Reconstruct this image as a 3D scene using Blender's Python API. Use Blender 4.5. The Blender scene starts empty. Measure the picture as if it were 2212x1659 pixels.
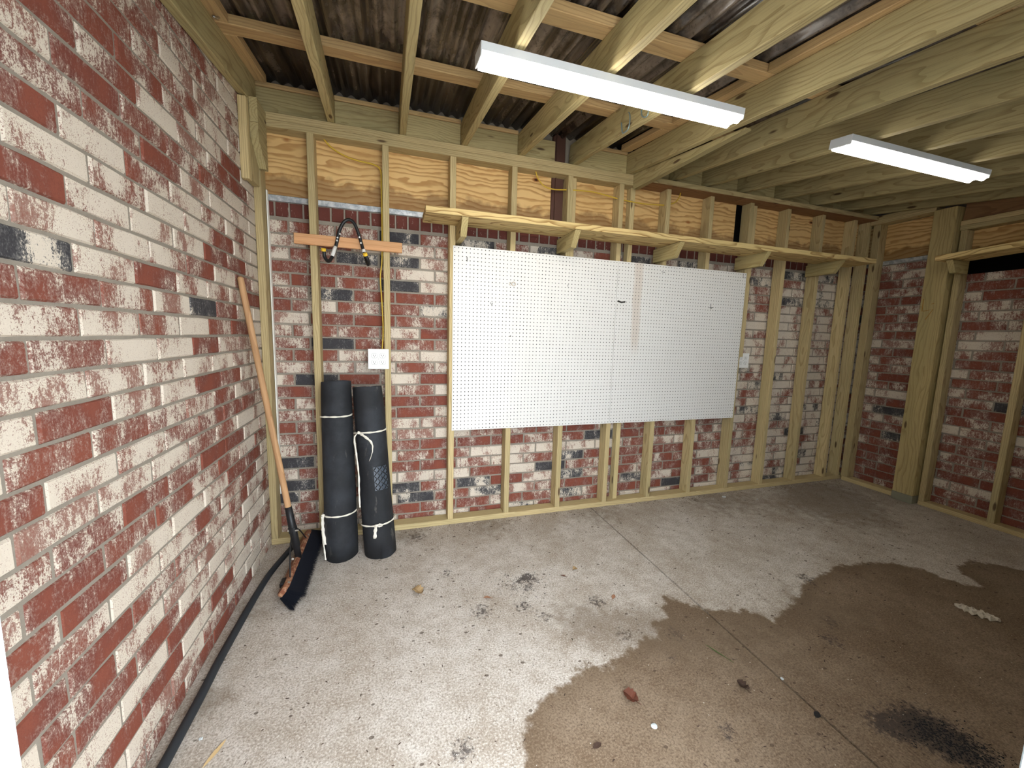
import bpy, bmesh, math, random
from mathutils import Vector, Matrix, noise
random.seed(7)
C = bpy.context.scene.collection
sc = bpy.context.scene
SL = 0.139                                   # roof falls towards the door
# ---------------------------------------------------------------- camera
def cam_axes(y, p, r):
    cy, sy, cp, sp, cr, sr = math.cos(y), math.sin(y), math.cos(p), math.sin(p), math.cos(r), math.sin(r)
    f = Vector((sy*cp, cy*cp, sp)); r0 = Vector((cy, -sy, 0)); u0 = r0.cross(f)
    return r0*cr+u0*sr, -r0*sr+u0*cr, f
rt, up, fw = cam_axes(0.303919701, -0.122034321, 0.0270336306)
cd = bpy.data.cameras.new('camera'); cam = bpy.data.objects.new('camera', cd); C.objects.link(cam)
cam.matrix_world = Matrix(((rt.x, up.x, -fw.x, -0.38790672), (rt.y, up.y, -fw.y, -2.5935868), (rt.z, up.z, -fw.z, 1.32355038), (0, 0, 0, 1)))
cd.sensor_width = 36; cd.lens = 839.39/2212*36; cd.clip_start = 0.01
sc.camera = cam
# ---------------------------------------------------------------- world, exposure
w = bpy.data.worlds.new('overcast_sky'); sc.world = w; w.use_nodes = True
bg = w.node_tree.nodes['Background']; bg.inputs[0].default_value = (0.86, 0.93, 1.0, 1); bg.inputs[1].default_value = 8.4
LAMP_NEAR, LAMP_FAR = 19.0, 6.5
sc.view_settings.view_transform = 'Standard'; sc.view_settings.look = 'None'
sc.view_settings.exposure = 0.75; sc.view_settings.gamma = 1.0; sc.view_settings.use_curve_mapping = False

# ---------------------------------------------------------------- node helpers
def lin(r, g, b):
    f = lambda v: ((v/255+0.055)/1.055)**2.4 if v > 10 else v/255/12.92
    return (f(r), f(g), f(b), 1)
class NT:
    def __init__(s, name):
        s.m = bpy.data.materials.new(name); s.m.use_nodes = True; s.t = s.m.node_tree; s.t.nodes.clear()
        s.out = s.n('ShaderNodeOutputMaterial'); s.b = s.n('ShaderNodeBsdfPrincipled'); s.l(s.b.outputs[0], s.out.inputs[0])
    def n(s, t, **k):
        x = s.t.nodes.new(t)
        for a, v in k.items(): setattr(x, a, v)
        return x
    def l(s, a, b): s.t.links.new(a, b)
    def setin(s, x, i, v):
        if hasattr(v, 'is_output') or isinstance(v, bpy.types.NodeSocket): s.l(v, x.inputs[i])
        else: x.inputs[i].default_value = v
    def math(s, op, a, b=0.0, c=None, clamp=False):
        x = s.n('ShaderNodeMath', operation=op, use_clamp=clamp); s.setin(x, 0, a); s.setin(x, 1, b)
        if c is not None: s.setin(x, 2, c)
        return x.outputs[0]
    def vmath(s, op, a, b):
        x = s.n('ShaderNodeVectorMath', operation=op); s.setin(x, 0, a)
        if op == 'SCALE': s.setin(x, 3, b)
        else: s.setin(x, 1, b)
        return x.outputs[0]
    def noise(s, vec, scale, detail=4, rough=0.55, dist=0.0):
        x = s.n('ShaderNodeTexNoise'); s.l(vec, x.inputs['Vector']); x.inputs['Scale'].default_value = scale
        x.inputs['Detail'].default_value = detail; x.inputs['Roughness'].default_value = rough; x.inputs['Distortion'].default_value = dist
        return x.outputs[0], x.outputs[1]
    def ramp(s, v, stops, interp='LINEAR'):
        x = s.n('ShaderNodeValToRGB'); s.l(v, x.inputs[0]); e = x.color_ramp.elements; x.color_ramp.interpolation = interp
        while len(e) < len(stops): e.new(0.5)
        for i, (p, c) in enumerate(stops):
            e[i].position = p; e[i].color = c if len(c) == 4 else (*c, 1)
        return x.outputs[0]
    def mix(s, f, a, b, mode='MIX'):
        x = s.n('ShaderNodeMix', data_type='RGBA', blend_type=mode); s.setin(x, 0, f)
        s.setin(x, 6, a); s.setin(x, 7, b); return x.outputs[2]
    def sstep(s, v, a, b):
        x = s.n('ShaderNodeMapRange', interpolation_type='SMOOTHSTEP'); s.setin(x, 0, v)
        x.inputs[1].default_value = a; x.inputs[2].default_value = b; return x.outputs[0]
    def bump(s, h, strength=0.3, dist=0.002):
        x = s.n('ShaderNodeBump'); x.inputs['Strength'].default_value = strength; x.inputs['Distance'].default_value = dist
        s.l(h, x.inputs['Height']); s.l(x.outputs[0], s.b.inputs['Normal'])
    def fin(s, col, rough=0.8, spec=0.3):
        s.setin(s.b, 'Base Color', col); s.setin(s.b, 'Roughness', rough); s.b.inputs['Specular IOR Level'].default_value = spec
        return s.m
    def world(s): return s.n('ShaderNodeNewGeometry').outputs['Position']
    def obj(s): return s.n('ShaderNodeTexCoord').outputs['Object']
    def rnd(s): return s.n('ShaderNodeObjectInfo').outputs['Random']
def plain(name, rgb, rough=0.6, metal=0.0, spec=0.4):
    s = NT(name); m = s.fin(lin(*rgb), rough, spec); s.b.inputs['Metallic'].default_value = metal; return m

def wood(name, light, dark, knot=0.045, rings=30, dirt=0.0, warp=0.035, knots=True, grainmix=0.62):
    s = NT(name); o = s.obj(); r = s.rnd()
    rv = s.n('ShaderNodeCombineXYZ'); s.l(s.math('MULTIPLY', r, 37.0), rv.inputs[0])
    s.l(s.math('MULTIPLY_ADD', r, 0.09, 0.05), rv.inputs[1]); s.l(s.math('MULTIPLY_ADD', s.math('FRACT', s.math('MULTIPLY', r, 7.3)), 0.12, -0.02), rv.inputs[2])
    p = s.vmath('ADD', o, rv.outputs[0])
    q = s.vmath('MULTIPLY', p, (1.3, 5, 5)); _, nc = s.noise(q, 1.6, 2, 0.5)
    off = s.vmath('SCALE', s.vmath('SUBTRACT', nc, (0.5, 0.5, 0.5)), warp*2)
    pw = s.vmath('MULTIPLY', s.vmath('ADD', p, off), (0.05, 1, 1))
    wv = s.n('ShaderNodeTexWave', wave_type='RINGS', rings_direction='X', wave_profile='SAW'); s.l(pw, wv.inputs['Vector'])
    wv.inputs['Scale'].default_value = rings; wv.inputs['Distortion'].default_value = 0
    ring = s.sstep(wv.outputs[1], 0.55, 1.0)
    fib, _ = s.noise(s.vmath('MULTIPLY', p, (6, 220, 220)), 1.0, 3, 0.6)
    big, _ = s.noise(s.vmath('MULTIPLY', p, (1.2, 9, 9)), 1.0, 2)
    f = s.math('MULTIPLY', ring, grainmix)
    col = s.mix(f, lin(*light), lin(*dark))
    col = s.mix(s.math('MULTIPLY', s.sstep(fib, 0.45, 0.75), 0.35), col, lin(*[c*0.72 for c in dark]))
    col = s.mix(s.math('MULTIPLY', s.sstep(big, 0.4, 0.75), 0.35), col, lin(light[0]*0.78, light[1]*0.82, light[2]*0.78))
    # every board a slightly different tone
    tone = s.math('MULTIPLY_ADD', s.math('FRACT', s.math('MULTIPLY', r, 13.7)), 0.26, 0.84)
    col = s.vmath('SCALE', col, tone)
    if knots:
        v = s.n('ShaderNodeTexVoronoi'); s.l(s.vmath('MULTIPLY', p, (2.6, 10, 10)), v.inputs['Vector']); v.inputs['Scale'].default_value = 1.0
        k = s.math('SUBTRACT', 1.0, s.sstep(v.outputs['Distance'], knot*1.2, knot*2.6))
        col = s.mix(s.math('MULTIPLY', k, 0.85), col, lin(62, 36, 22))
    if dirt > 0:
        d, _ = s.noise(s.vmath('MULTIPLY', p, (3, 14, 14)), 1.0, 4, 0.7)
        col = s.mix(s.math('MULTIPLY', s.sstep(d, 0.55, 0.75), dirt), col, lin(70, 58, 44))
    s.bump(s.math('ADD', s.math('MULTIPLY', fib, 0.5), ring), 0.25, 0.0015)
    return s.fin(col, 0.72, 0.25)

M = {}
M['stud'] = wood('treated_pine_stud', (200, 180, 134), (156, 132, 88))
M['rafter'] = wood('treated_pine_rafter', (186, 170, 124), (142, 122, 80), rings=24, warp=0.05, dirt=0.25)
M['purlin'] = wood('untreated_pine_purlin', (202, 170, 122), (168, 134, 92), rings=26, warp=0.03)
M['plate_dark'] = wood('brown_shaded_pine', (150, 112, 78), (118, 82, 56), rings=26)  # shade on the plate's underside put into a browner pine; rim board shares it
M['shelf'] = wood('shelf_pine', (226, 198, 138), (150, 112, 62), rings=17, warp=0.06, grainmix=0.95, knots=False)
M['bracket'] = wood('bracket_pine', (188, 170, 120), (150, 128, 80), rings=22)
M['orange'] = wood('orange_tinted_pine', (206, 156, 112), (188, 134, 90), rings=14, knot=0.02)
M['handle'] = wood('broom_handle_wood', (186, 146, 106), (160, 118, 82), rings=10, knots=False)
M['post'] = wood('treated_pine_post', (188, 168, 118), (152, 130, 84), rings=18, warp=0.06)

def plywood():
    s = NT('pine_plywood'); o = s.obj(); r = s.rnd()
    rv = s.n('ShaderNodeCombineXYZ'); s.l(s.math('MULTIPLY', r, 11.0), rv.inputs[0])
    p = s.vmath('ADD', o, rv.outputs[0])
    _, nc = s.noise(s.vmath('MULTIPLY', p, (1.6, 1, 5)), 1.8, 3, 0.5)
    off = s.vmath('SCALE', s.vmath('SUBTRACT', nc, (0.5, 0.5, 0.5)), 0.16)
    pw = s.vmath('ADD', p, off)
    sep = s.n('ShaderNodeSeparateXYZ'); s.l(pw, sep.inputs[0])
    band = s.math('FRACT', s.math('MULTIPLY', sep.outputs[2], 30.0))
    ring = s.math('MULTIPLY', s.sstep(band, 0.35, 0.85), s.math('SUBTRACT', 1.0, s.sstep(band, 0.9, 1.0)))
    col = s.mix(s.math('MULTIPLY', ring, 0.8), lin(220, 184, 126), lin(168, 122, 70))
    big, _ = s.noise(p, 3.0, 3)
    col = s.mix(s.math('MULTIPLY', s.sstep(big, 0.42, 0.7), 0.4), col, lin(196, 156, 98))
    v = s.n('ShaderNodeTexVoronoi'); s.l(s.vmath('MULTIPLY', p, (3.4, 1, 6.5)), v.inputs['Vector']); v.inputs['Scale'].default_value = 1.0
    dn, _ = s.noise(p, 30, 2)
    dd = s.math('ADD', v.outputs['Distance'], s.math('MULTIPLY', s.math('SUBTRACT', dn, 0.5), 0.05))
    col = s.mix(s.math('SUBTRACT', 1.0, s.sstep(dd, 0.04, 0.13)), col, lin(150, 92, 44))
    col = s.mix(s.math('SUBTRACT', 1.0, s.sstep(dd, 0.025, 0.05)), col, lin(48, 28, 18))
    # water staining along the bottom edge
    sp = s.n('ShaderNodeSeparateXYZ'); s.l(o, sp.inputs[0])
    st, _ = s.noise(p, 7.0, 4, 0.6)
    wet = s.math('SUBTRACT', s.math('MULTIPLY', st, 0.2), s.math('ADD', sp.outputs[2], 0.10))
    col = s.mix(s.math('MULTIPLY', s.sstep(wet, 0.05, 0.10), 0.6), col, lin(104, 70, 42))
    s.bump(ring, 0.15, 0.001)
    return s.fin(col, 0.7, 0.25)
M['ply'] = plywood()

def brick(kind):
    s = NT('brick_'+kind); P = s.world(); r = s.rnd()
    sh = s.n('ShaderNodeCombineXYZ'); s.l(s.math('MULTIPLY', r, 9.0), sh.inputs[0]); s.l(s.math('MULTIPLY', r, 5.0), sh.inputs[2])
    p = s.vmath('ADD', P, sh.outputs[0])
    a, _ = s.noise(s.vmath('MULTIPLY', p, (1, 1, 0.75)), 9.0, 2, 0.5)          # large patches
    b, _ = s.noise(s.vmath('MULTIPLY', p, (1, 1, 0.7)), 75.0, 6, 0.8, 0.5)     # ragged flakes
    c, _ = s.noise(s.vmath('MULTIPLY', p, (1, 1, 0.8)), 230.0, 3, 0.7)
    st, _ = s.noise(s.vmath('MULTIPLY', p, (1, 1, 0.12)), 120.0, 2, 0.6)        # vertical drips
    thr = {'red': 0.17, 'mixed': 0.03, 'white': -0.085, 'black': 0.17, 'grey': 0.02}[kind]
    ce = lambda q, k: s.math('MULTIPLY', s.math('SUBTRACT', q, 0.5), k)
    tc = s.n('ShaderNodeSeparateXYZ'); s.l(s.obj(), tc.inputs[0])          # whitewash builds up along the arrises
    ex = s.sstep(s.math('ABSOLUTE', tc.outputs[0]), 0.095, 0.125); ez = s.sstep(s.math('ABSOLUTE', tc.outputs[2]), 0.020, 0.033)
    v = s.math('ADD', ce(a, 1.05), s.math('ADD', ce(b, 0.95), s.math('ADD', ce(c, 0.75), ce(st, 0.35))))
    v = s.math('ADD', v, s.math('MULTIPLY', s.math('ADD', ex, ez), 0.035 if kind in ('red', 'black') else 0.0))
    v = s.math('ADD', v, s.math('MULTIPLY', s.math('SUBTRACT', s.math('FRACT', s.math('MULTIPLY', r, 5.7)), 0.5), 0.16))
    mask = s.sstep(v, thr-0.02, thr+0.03)
    dusty = s.math('MULTIPLY', s.sstep(v, thr-0.26, thr+0.0), 0.55)
    if kind in ('black', 'grey'): base = s.mix(c, lin(44, 43, 46), lin(78, 76, 78))
    else:
        base = s.mix(s.sstep(a, 0.3, 0.7), lin(131, 75, 60), lin(106, 61, 54))
        base = s.mix(s.math('MULTIPLY', s.sstep(c, 0.45, 0.7), 0.35), base, lin(96, 48, 42))
    if kind == 'white': base = s.mix(0.45, base, lin(150, 118, 106))
    haze = lin(166, 142, 130) if kind not in ('black', 'grey') else lin(120, 118, 116)
    base = s.mix(dusty, base, haze)
    fs, _ = s.noise(s.vmath('MULTIPLY', p, (1, 1, 1)), 330.0, 2, 0.7)
    speck = s.math('MULTIPLY', s.sstep(s.math('ADD', ce(c, 0.9), s.math('ADD', ce(fs, 0.9), ce(a, -0.35))), 0.075, 0.14), 0.85)
    wcol = s.mix(c, lin(204, 192, 174), lin(228, 219, 202))
    wcol = s.mix(s.math('MULTIPLY', s.sstep(b, 0.55, 0.72), 0.3), wcol, lin(178, 160, 146))
    wcol = s.mix(s.math('MULTIPLY', s.sstep(a, 0.38, 0.62), 0.28), wcol, lin(192, 176, 164))
    col = s.mix(s.math('MULTIPLY', mask, s.math('SUBTRACT', 1.0, speck)), base, wcol)
    s.bump(s.math('ADD', s.math('MULTIPLY', mask, 0.6), c), 0.45, 0.002)
    return s.fin(col, 0.9, 0.15)
for k in ('red', 'mixed', 'white', 'black', 'grey'): M['b_'+k] = brick(k)
def rowlock_mat():
    s = NT('brick_dark_rowlock'); P = s.world()
    a, _ = s.noise(P, 8, 3); b, _ = s.noise(s.vmath('MULTIPLY', P, (1, 1, 0.4)), 60, 4, 0.7)
    col = s.mix(a, lin(84, 46, 40), lin(110, 64, 56)); col = s.mix(s.sstep(b, 0.6, 0.7), col, lin(168, 150, 142))
    col = s.mix(s.math('MULTIPLY', s.sstep(b, 0.38, 0.5), 0.0), col, lin(30, 20, 18))
    s.bump(b, 0.4, 0.002); return s.fin(col, 0.9, 0.15)
M['rowlock'] = rowlock_mat()
def mortar():
    s = NT('mortar'); P = s.world(); a, _ = s.noise(P, 14, 4); b, _ = s.noise(P, 160, 3, 0.7)
    col = s.mix(a, lin(136, 128, 116), lin(162, 154, 142)); col = s.mix(s.math('MULTIPLY', b, 0.4), col, lin(108, 98, 86))
    sep = s.n('ShaderNodeSeparateXYZ'); s.l(P, sep.inputs[0])
    s.bump(b, 0.6, 0.003); return s.fin(col, 0.95, 0.1)
M['mortar'] = mortar()

def concrete():
    s = NT('stained_concrete'); P = s.world()
    a, _ = s.noise(P, 2.2, 4, 0.6); b, _ = s.noise(P, 14, 5, 0.65); c, _ = s.noise(P, 140, 3, 0.7); d, _ = s.noise(P, 420, 2, 0.6)
    col = s.mix(s.sstep(b, 0.3, 0.72), lin(202, 194, 184), lin(176, 165, 152))
    col = s.mix(s.math('MULTIPLY', s.sstep(a, 0.4, 0.68), 0.6), col, lin(148, 132, 114))
    col = s.mix(s.math('MULTIPLY', s.sstep(c, 0.48, 0.66), 0.6), col, lin(112, 100, 88))
    col = s.mix(s.math('MULTIPLY', s.math('SUBTRACT', 1.0, s.sstep(c, 0.36, 0.48)), 0.5), col, lin(228, 222, 214))
    e, _ = s.noise(P, 48, 4, 0.7); col = s.mix(s.math('MULTIPLY', s.sstep(e, 0.52, 0.66), 0.4), col, lin(140, 124, 108))
    col = s.mix(s.math('MULTIPLY', s.sstep(d, 0.52, 0.66), 0.35), col, lin(112, 100, 86))
    at = s.n('ShaderNodeAttribute', attribute_name='wet'); w_ = at.outputs['Fac']
    edge = s.math('ADD', w_, s.math('MULTIPLY', s.math('SUBTRACT', b, 0.5), 0.22))
    edge = s.math('ADD', edge, s.math('MULTIPLY', s.math('SUBTRACT', a, 0.5), 0.16))
    wet = s.sstep(edge, 0.485, 0.53)
    wc = s.mix(1.0, col, lin(176, 160, 142), 'MULTIPLY')
    rim = s.math('MULTIPLY', wet, s.math('SUBTRACT', 1.0, s.sstep(edge, 0.53, 0.66)))
    col = s.mix(wet, col, wc); col = s.mix(s.math('MULTIPLY', rim, 0.35), col, lin(96, 78, 58))
    at2 = s.n('ShaderNodeAttribute', attribute_name='soot'); k, _ = s.noise(P, 55, 4, 0.75)
    so = s.math('MULTIPLY', s.sstep(s.math('ADD', at2.outputs['Fac'], s.math('MULTIPLY', s.math('SUBTRACT', k, 0.5), 2.4)), 0.42, 0.85), 0.85)
    col = s.mix(so, col, lin(56, 48, 46))
    at3 = s.n('ShaderNodeAttribute', attribute_name='damp'); 
    col = s.mix(s.math('MULTIPLY', s.sstep(s.math('ADD', at3.outputs['Fac'], s.math('MULTIPLY', s.math('SUBTRACT', b, 0.5), 0.8)), 0.3, 0.8), 0.5), col, lin(104, 88, 70))
    # dark pits and litter flecks
    v = s.n('ShaderNodeTexVoronoi'); s.l(s.vmath('MULTIPLY', P, (26, 38, 1)), v.inputs['Vector']); v.inputs['Scale'].default_value = 1.0
    v.inputs['Randomness'].default_value = 1.0
    vs = s.n('ShaderNodeSeparateColor'); s.l(v.outputs['Color'], vs.inputs[0])
    fl = s.math('MULTIPLY', s.math('LESS_THAN', v.outputs['Distance'], s.math('MULTIPLY', s.math('POWER', vs.outputs[0], 5.0), 0.26)), 0.75)
    col = s.mix(fl, col, lin(70, 56, 44))
    rough = s.math('SUBTRACT', 0.9, s.math('MULTIPLY', wet, 0.22))
    s.bump(s.math('ADD', c, s.math('MULTIPLY', d, 0.5)), 0.35, 0.0025)
    s.setin(s.b, 'Base Color', col); s.l(rough, s.b.inputs['Roughness']); s.b.inputs['Specular IOR Level'].default_value = 0.3
    return s.m
M['concrete'] = concrete()
def roof_sheet():
    s = NT('grimy_corrugated_sheet'); P = s.world()
    a, _ = s.noise(s.vmath('MULTIPLY', P, (22, 1.3, 1.3)), 1.0, 4, 0.6); b, _ = s.noise(s.vmath('MULTIPLY', P, (5, 3, 3)), 1.6, 5, 0.7)
    c, _ = s.noise(P, 46, 4, 0.7)
    col = s.mix(s.sstep(a, 0.36, 0.66), lin(52, 44, 38), lin(128, 116, 106))
    col = s.mix(s.math('MULTIPLY', s.sstep(b, 0.42, 0.62), 0.75), col, lin(38, 30, 24))
    col = s.mix(s.math('MULTIPLY', s.sstep(c, 0.56, 0.68), 0.5), col, lin(28, 24, 20))
    col = s.mix(s.math('MULTIPLY', s.sstep(b, 0.36, 0.26), 0.5), col, lin(120, 78, 50))
    return s.fin(col, 0.24, 0.5)
M['roof'] = roof_sheet()
def galv():
    s = NT('galvanised_flashing'); P = s.world(); a, _ = s.noise(P, 26, 4, 0.65)
    m = s.fin(s.mix(s.sstep(a, 0.35, 0.65), lin(150, 156, 162), lin(206, 208, 208)), 0.45, 0.5); s.b.inputs['Metallic'].default_value = 0.35; return m
M['galv'] = galv()
def rubber():
    s = NT('black_rubber_matting'); o = s.world(); a, _ = s.noise(o, 6, 4, 0.6); b, _ = s.noise(o, 90, 3, 0.7); c, _ = s.noise(s.vmath('MULTIPLY', o, (1, 1, 0.25)), 22, 4, 0.7)
    col = s.mix(s.sstep(a, 0.35, 0.7), lin(30, 31, 34), lin(46, 49, 54)); col = s.mix(s.math('MULTIPLY', s.sstep(b, 0.5, 0.7), 0.35), col, lin(30, 30, 32))
    col = s.mix(s.math('MULTIPLY', s.sstep(c, 0.62, 0.72), 0.35), col, lin(112, 108, 102))
    s.bump(b, 0.35, 0.0012); return s.fin(col, 0.75, 0.35)
M['rubber'] = rubber()
M['tread'] = plain('rubber_tread_plate', (66, 74, 84), 0.45, 0, 0.5)
M['black'] = plain('black_plastic', (26, 26, 28), 0.45); M['hose'] = plain('black_hose_rubber', (40, 43, 47), 0.6)
M['bristle'] = plain('dark_bristle_fibre', (24, 27, 36), 0.7, 0, 0.25)
M['cloth'] = plain('white_cotton_tape', (226, 220, 206), 0.9, 0, 0.1); M['bolt'] = plain('zinc_bolt', (190, 188, 180), 0.35, 0.8)
M['white'] = plain('white_plastic_cover', (232, 232, 228), 0.4); M['slot'] = plain('dark_slot', (30, 28, 26), 0.7)
M['paint'] = plain('white_painted_trim', (176, 188, 194), 0.5); M['drywall'] = plain('white_painted_wall', (214, 214, 210), 0.9, 0, 0.1)
M['housing'] = plain('white_enamel_housing', (222, 226, 230), 0.4); M['steel'] = plain('rusty_steel_column', (88, 60, 50), 0.75, 0.2)
M['cable'] = plain('yellow_cable_jacket', (206, 172, 60), 0.5); M['hookm'] = plain('blue_grey_hook', (128, 146, 148), 0.4, 0.3)
M['teal'] = plain('green_coated_hook', (62, 100, 92), 0.5); M['silver'] = plain('silver_hook', (200, 202, 206), 0.25, 0.9)
M['yellow'] = plain('yellow_end_cap', (232, 190, 52), 0.5); M['sticker'] = plain('white_warning_sticker', (224, 222, 216), 0.6)
M['ink'] = plain('dark_marker_ink', (52, 50, 48), 0.8); M['ring'] = plain('brown_ring_stain', (176, 160, 138), 0.9)
M['pencil'] = plain('yellow_crayon', (168, 120, 40), 0.9); M['whitestrip'] = plain('plain_white_strip', (232, 230, 222), 0.9)
M['dark'] = plain('near_black', (12, 11, 10), 0.95, 0, 0.05); M['postbase'] = plain('grey_concrete_footing', (132, 130, 112), 0.9)
M['ground'] = plain('outdoor_paving', (176, 172, 164), 0.9, 0, 0.1)
M['leaf_tan'] = plain('dry_tan_leaf', (150, 124, 88), 0.8); M['leaf_brown'] = plain('dry_brown_leaf', (92, 52, 38), 0.45); M['leaf_dark'] = plain('dark_wet_leaf', (62, 44, 34), 0.7)
M['leaf_orange'] = plain('dry_orange_leaf', (150, 108, 82), 0.8); M['grass'] = plain('green_grass_blade', (70, 92, 44), 0.6)
M['paper'] = plain('white_scrap', (190, 196, 196), 0.8); M['straw'] = plain('pale_wood_sliver', (206, 178, 130), 0.8)
M['litter'] = plain('dark_plant_litter', (64, 48, 38), 0.9); M['charcoal'] = plain('charcoal_crumbs', (26, 27, 30), 0.8)
M['plastic'] = plain('crumpled_clear_plastic', (186, 176, 160), 0.3, 0, 0.6); M['grit'] = plain('pale_grit', (206, 200, 188), 0.8)
def emis(name, st):
    s = NT(name); e = s.n('ShaderNodeEmission'); e.inputs[0].default_value = (1.0, 0.955, 0.86, 1); e.inputs[1].default_value = st
    s.l(e.outputs[0], s.out.inputs[0]); return s.m
M['tube'] = emis('glowing_lamp_tube', LAMP_NEAR); M['tube_far'] = emis('glowing_far_lamp_tube', LAMP_FAR)
def peg():
    s = NT('white_pegboard'); o = s.obj(); sep = s.n('ShaderNodeSeparateXYZ'); s.l(o, sep.inputs[0])
    fx = s.math('SUBTRACT', s.math('FRACT', s.math('DIVIDE', sep.outputs[0], 0.0254)), 0.5)
    fz = s.math('SUBTRACT', s.math('FRACT', s.math('DIVIDE', sep.outputs[2], 0.0254)), 0.5)
    d = s.math('SQRT', s.math('ADD', s.math('MULTIPLY', fx, fx), s.math('MULTIPLY', fz, fz)))
    hole = s.math('SUBTRACT', 1.0, s.sstep(d, 0.105, 0.145))
    n, _ = s.noise(o, 5, 3); n2, _ = s.noise(o, 60, 3)
    col = s.mix(s.math('MULTIPLY', n, 0.4), lin(225, 224, 220), lin(216, 213, 207))
    col = s.mix(s.math('MULTIPLY', s.sstep(n2, 0.66, 0.74), 0.3), col, lin(180, 172, 160))
    # brownish run-off streak, only on the right-hand board (object x about -0.43)
    sx = s.math('ABSOLUTE', s.math('SUBTRACT', sep.outputs[0], s.math('ADD', -0.43, s.math('MULTIPLY', s.math('SUBTRACT', n, 0.5), 0.05))))
    stv = s.math('MULTIPLY', s.math('SUBTRACT', 1.0, s.sstep(sx, 0.02, 0.05)), s.sstep(sep.outputs[2], -0.1, 0.05))
    rb = s.n('ShaderNodeAttribute', attribute_type='OBJECT', attribute_name='streak')
    col = s.mix(s.math('MULTIPLY', s.math('MULTIPLY', stv, 0.3), rb.outputs['Fac']), col, lin(176, 140, 100))
    col = s.mix(hole, col, lin(36, 34, 33))
    s.bump(s.math('SUBTRACT', 1.0, hole), 0.6, 0.002)
    return s.fin(col, 0.45, 0.4)
M['peg'] = peg()

# ---------------------------------------------------------------- mesh helpers
def finish(name, bm, mat, parent=None, smooth=False):
    me = bpy.data.meshes.new(name); bm.to_mesh(me); bm.free()
    for m in (mat if isinstance(mat, (list, tuple)) else [mat]): me.materials.append(m)
    if smooth:
        for f in me.polygons: f.use_smooth = True
    o = bpy.data.objects.new(name, me); C.objects.link(o)
    if parent: o.parent = parent
    return o
def bm_box(bm, x0, x1, y0, y1, z0, z1, bevel=0.0):
    v = [bm.verts.new(p) for p in ((x0,y0,z0),(x1,y0,z0),(x1,y1,z0),(x0,y1,z0),(x0,y0,z1),(x1,y0,z1),(x1,y1,z1),(x0,y1,z1))]
    fs = [bm.faces.new([v[i] for i in q]) for q in ((3,2,1,0),(4,5,6,7),(0,1,5,4),(1,2,6,5),(2,3,7,6),(3,0,4,7))]
    if bevel > 0:
        ed = list({e for f in fs for e in f.edges}); bmesh.ops.bevel(bm, geom=ed, offset=bevel, segments=1, affect='EDGES', profile=0.5)
def box(name, x0, x1, y0, y1, z0, z1, mat, parent=None, bevel=0.0):
    """box whose origin is at its centre"""
    bm = bmesh.new(); cx, cy, cz = (x0+x1)/2, (y0+y1)/2, (z0+z1)/2
    bm_box(bm, x0-cx, x1-cx, y0-cy, y1-cy, z0-cz, z1-cz, bevel)
    o = finish(name, bm, mat, parent); o.location = (cx, cy, cz); return o
def board(name, a, b, t, wd, mat, parent=None, wdir=(0, 0, 1), bevel=0.0025, poly=None):
    """sawn board from a to b (centre line); wd along wdir, t across; its length runs along local X for the grain"""
    a, b = Vector(a), Vector(b); X = (b-a); L = X.length; X.normalize(); Z = Vector(wdir); Z = (Z-X*Z.dot(X)).normalized(); Y = Z.cross(X)
    bm = bmesh.new(); bm_box(bm, -L/2, L/2, -t/2, t/2, -wd/2, wd/2, bevel)
    o = finish(name, bm, mat, parent); c = (a+b)/2
    o.matrix_local = Matrix(((X.x, Y.x, Z.x, c.x), (X.y, Y.y, Z.y, c.y), (X.z, Y.z, Z.z, c.z), (0, 0, 0, 1)))
    return o
def prism(name, pts, axis, t0, t1, mat, parent=None, loc=None):
    """extrude polygon (pairs) along axis 'x','y' or 'z' between t0 and t1; origin at the polygon centre"""
    n = len(pts); ca = sum(p[0] for p in pts)/n; cb = sum(p[1] for p in pts)/n; ct = (t0+t1)/2
    mk = {'x': lambda a, b, t: (t, a, b), 'y': lambda a, b, t: (a, t, b), 'z': lambda a, b, t: (a, b, t)}[axis]
    lk = (lambda a, b, t: (a, -t, b)) if axis == 'x' else mk           # board length along local X
    bm = bmesh.new(); A = [bm.verts.new(lk(p[0]-ca, p[1]-cb, t0-ct)) for p in pts]; B = [bm.verts.new(lk(p[0]-ca, p[1]-cb, t1-ct)) for p in pts]
    bm.faces.new(A[::-1]); bm.faces.new(B)
    for i in range(n): bm.faces.new((A[i], A[(i+1) % n], B[(i+1) % n], B[i]))
    bmesh.ops.recalc_face_normals(bm, faces=bm.faces)
    o = finish(name, bm, mat, parent); o.location = mk(ca, cb, ct)
    if axis == 'x': o.rotation_euler = (0, 0, math.pi/2)
    return o
def tube_bm(bm, pts, r, seg=8, caps=True, flat=1.0):
    P = [Vector(p) for p in pts]; rings = []; n = len(P)
    prev = None
    for i in range(n):
        d = (P[min(i+1, n-1)]-P[max(i-1, 0)]).normalized()
        if prev is None: u = d.orthogonal().normalized()
        else: u = (prev-d*prev.dot(d)).normalized()
        prev = u; v = d.cross(u); rr = r[i] if isinstance(r, (list, tuple)) else r
        rings.append([bm.verts.new(P[i]+u*math.cos(2*math.pi*k/seg)*rr+v*math.sin(2*math.pi*k/seg)*rr*flat) for k in range(seg)])
    for i in range(n-1):
        for k in range(seg): bm.faces.new((rings[i][k], rings[i][(k+1) % seg], rings[i+1][(k+1) % seg], rings[i+1][k]))
    if caps: bm.faces.new(rings[0][::-1]); bm.faces.new(rings[-1])
def tube(name, pts, r, mat, parent=None, seg=8, flat=1.0, smooth=True):
    bm = bmesh.new(); tube_bm(bm, pts, r, seg, flat=flat); return finish(name, bm, mat, parent, smooth)
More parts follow.
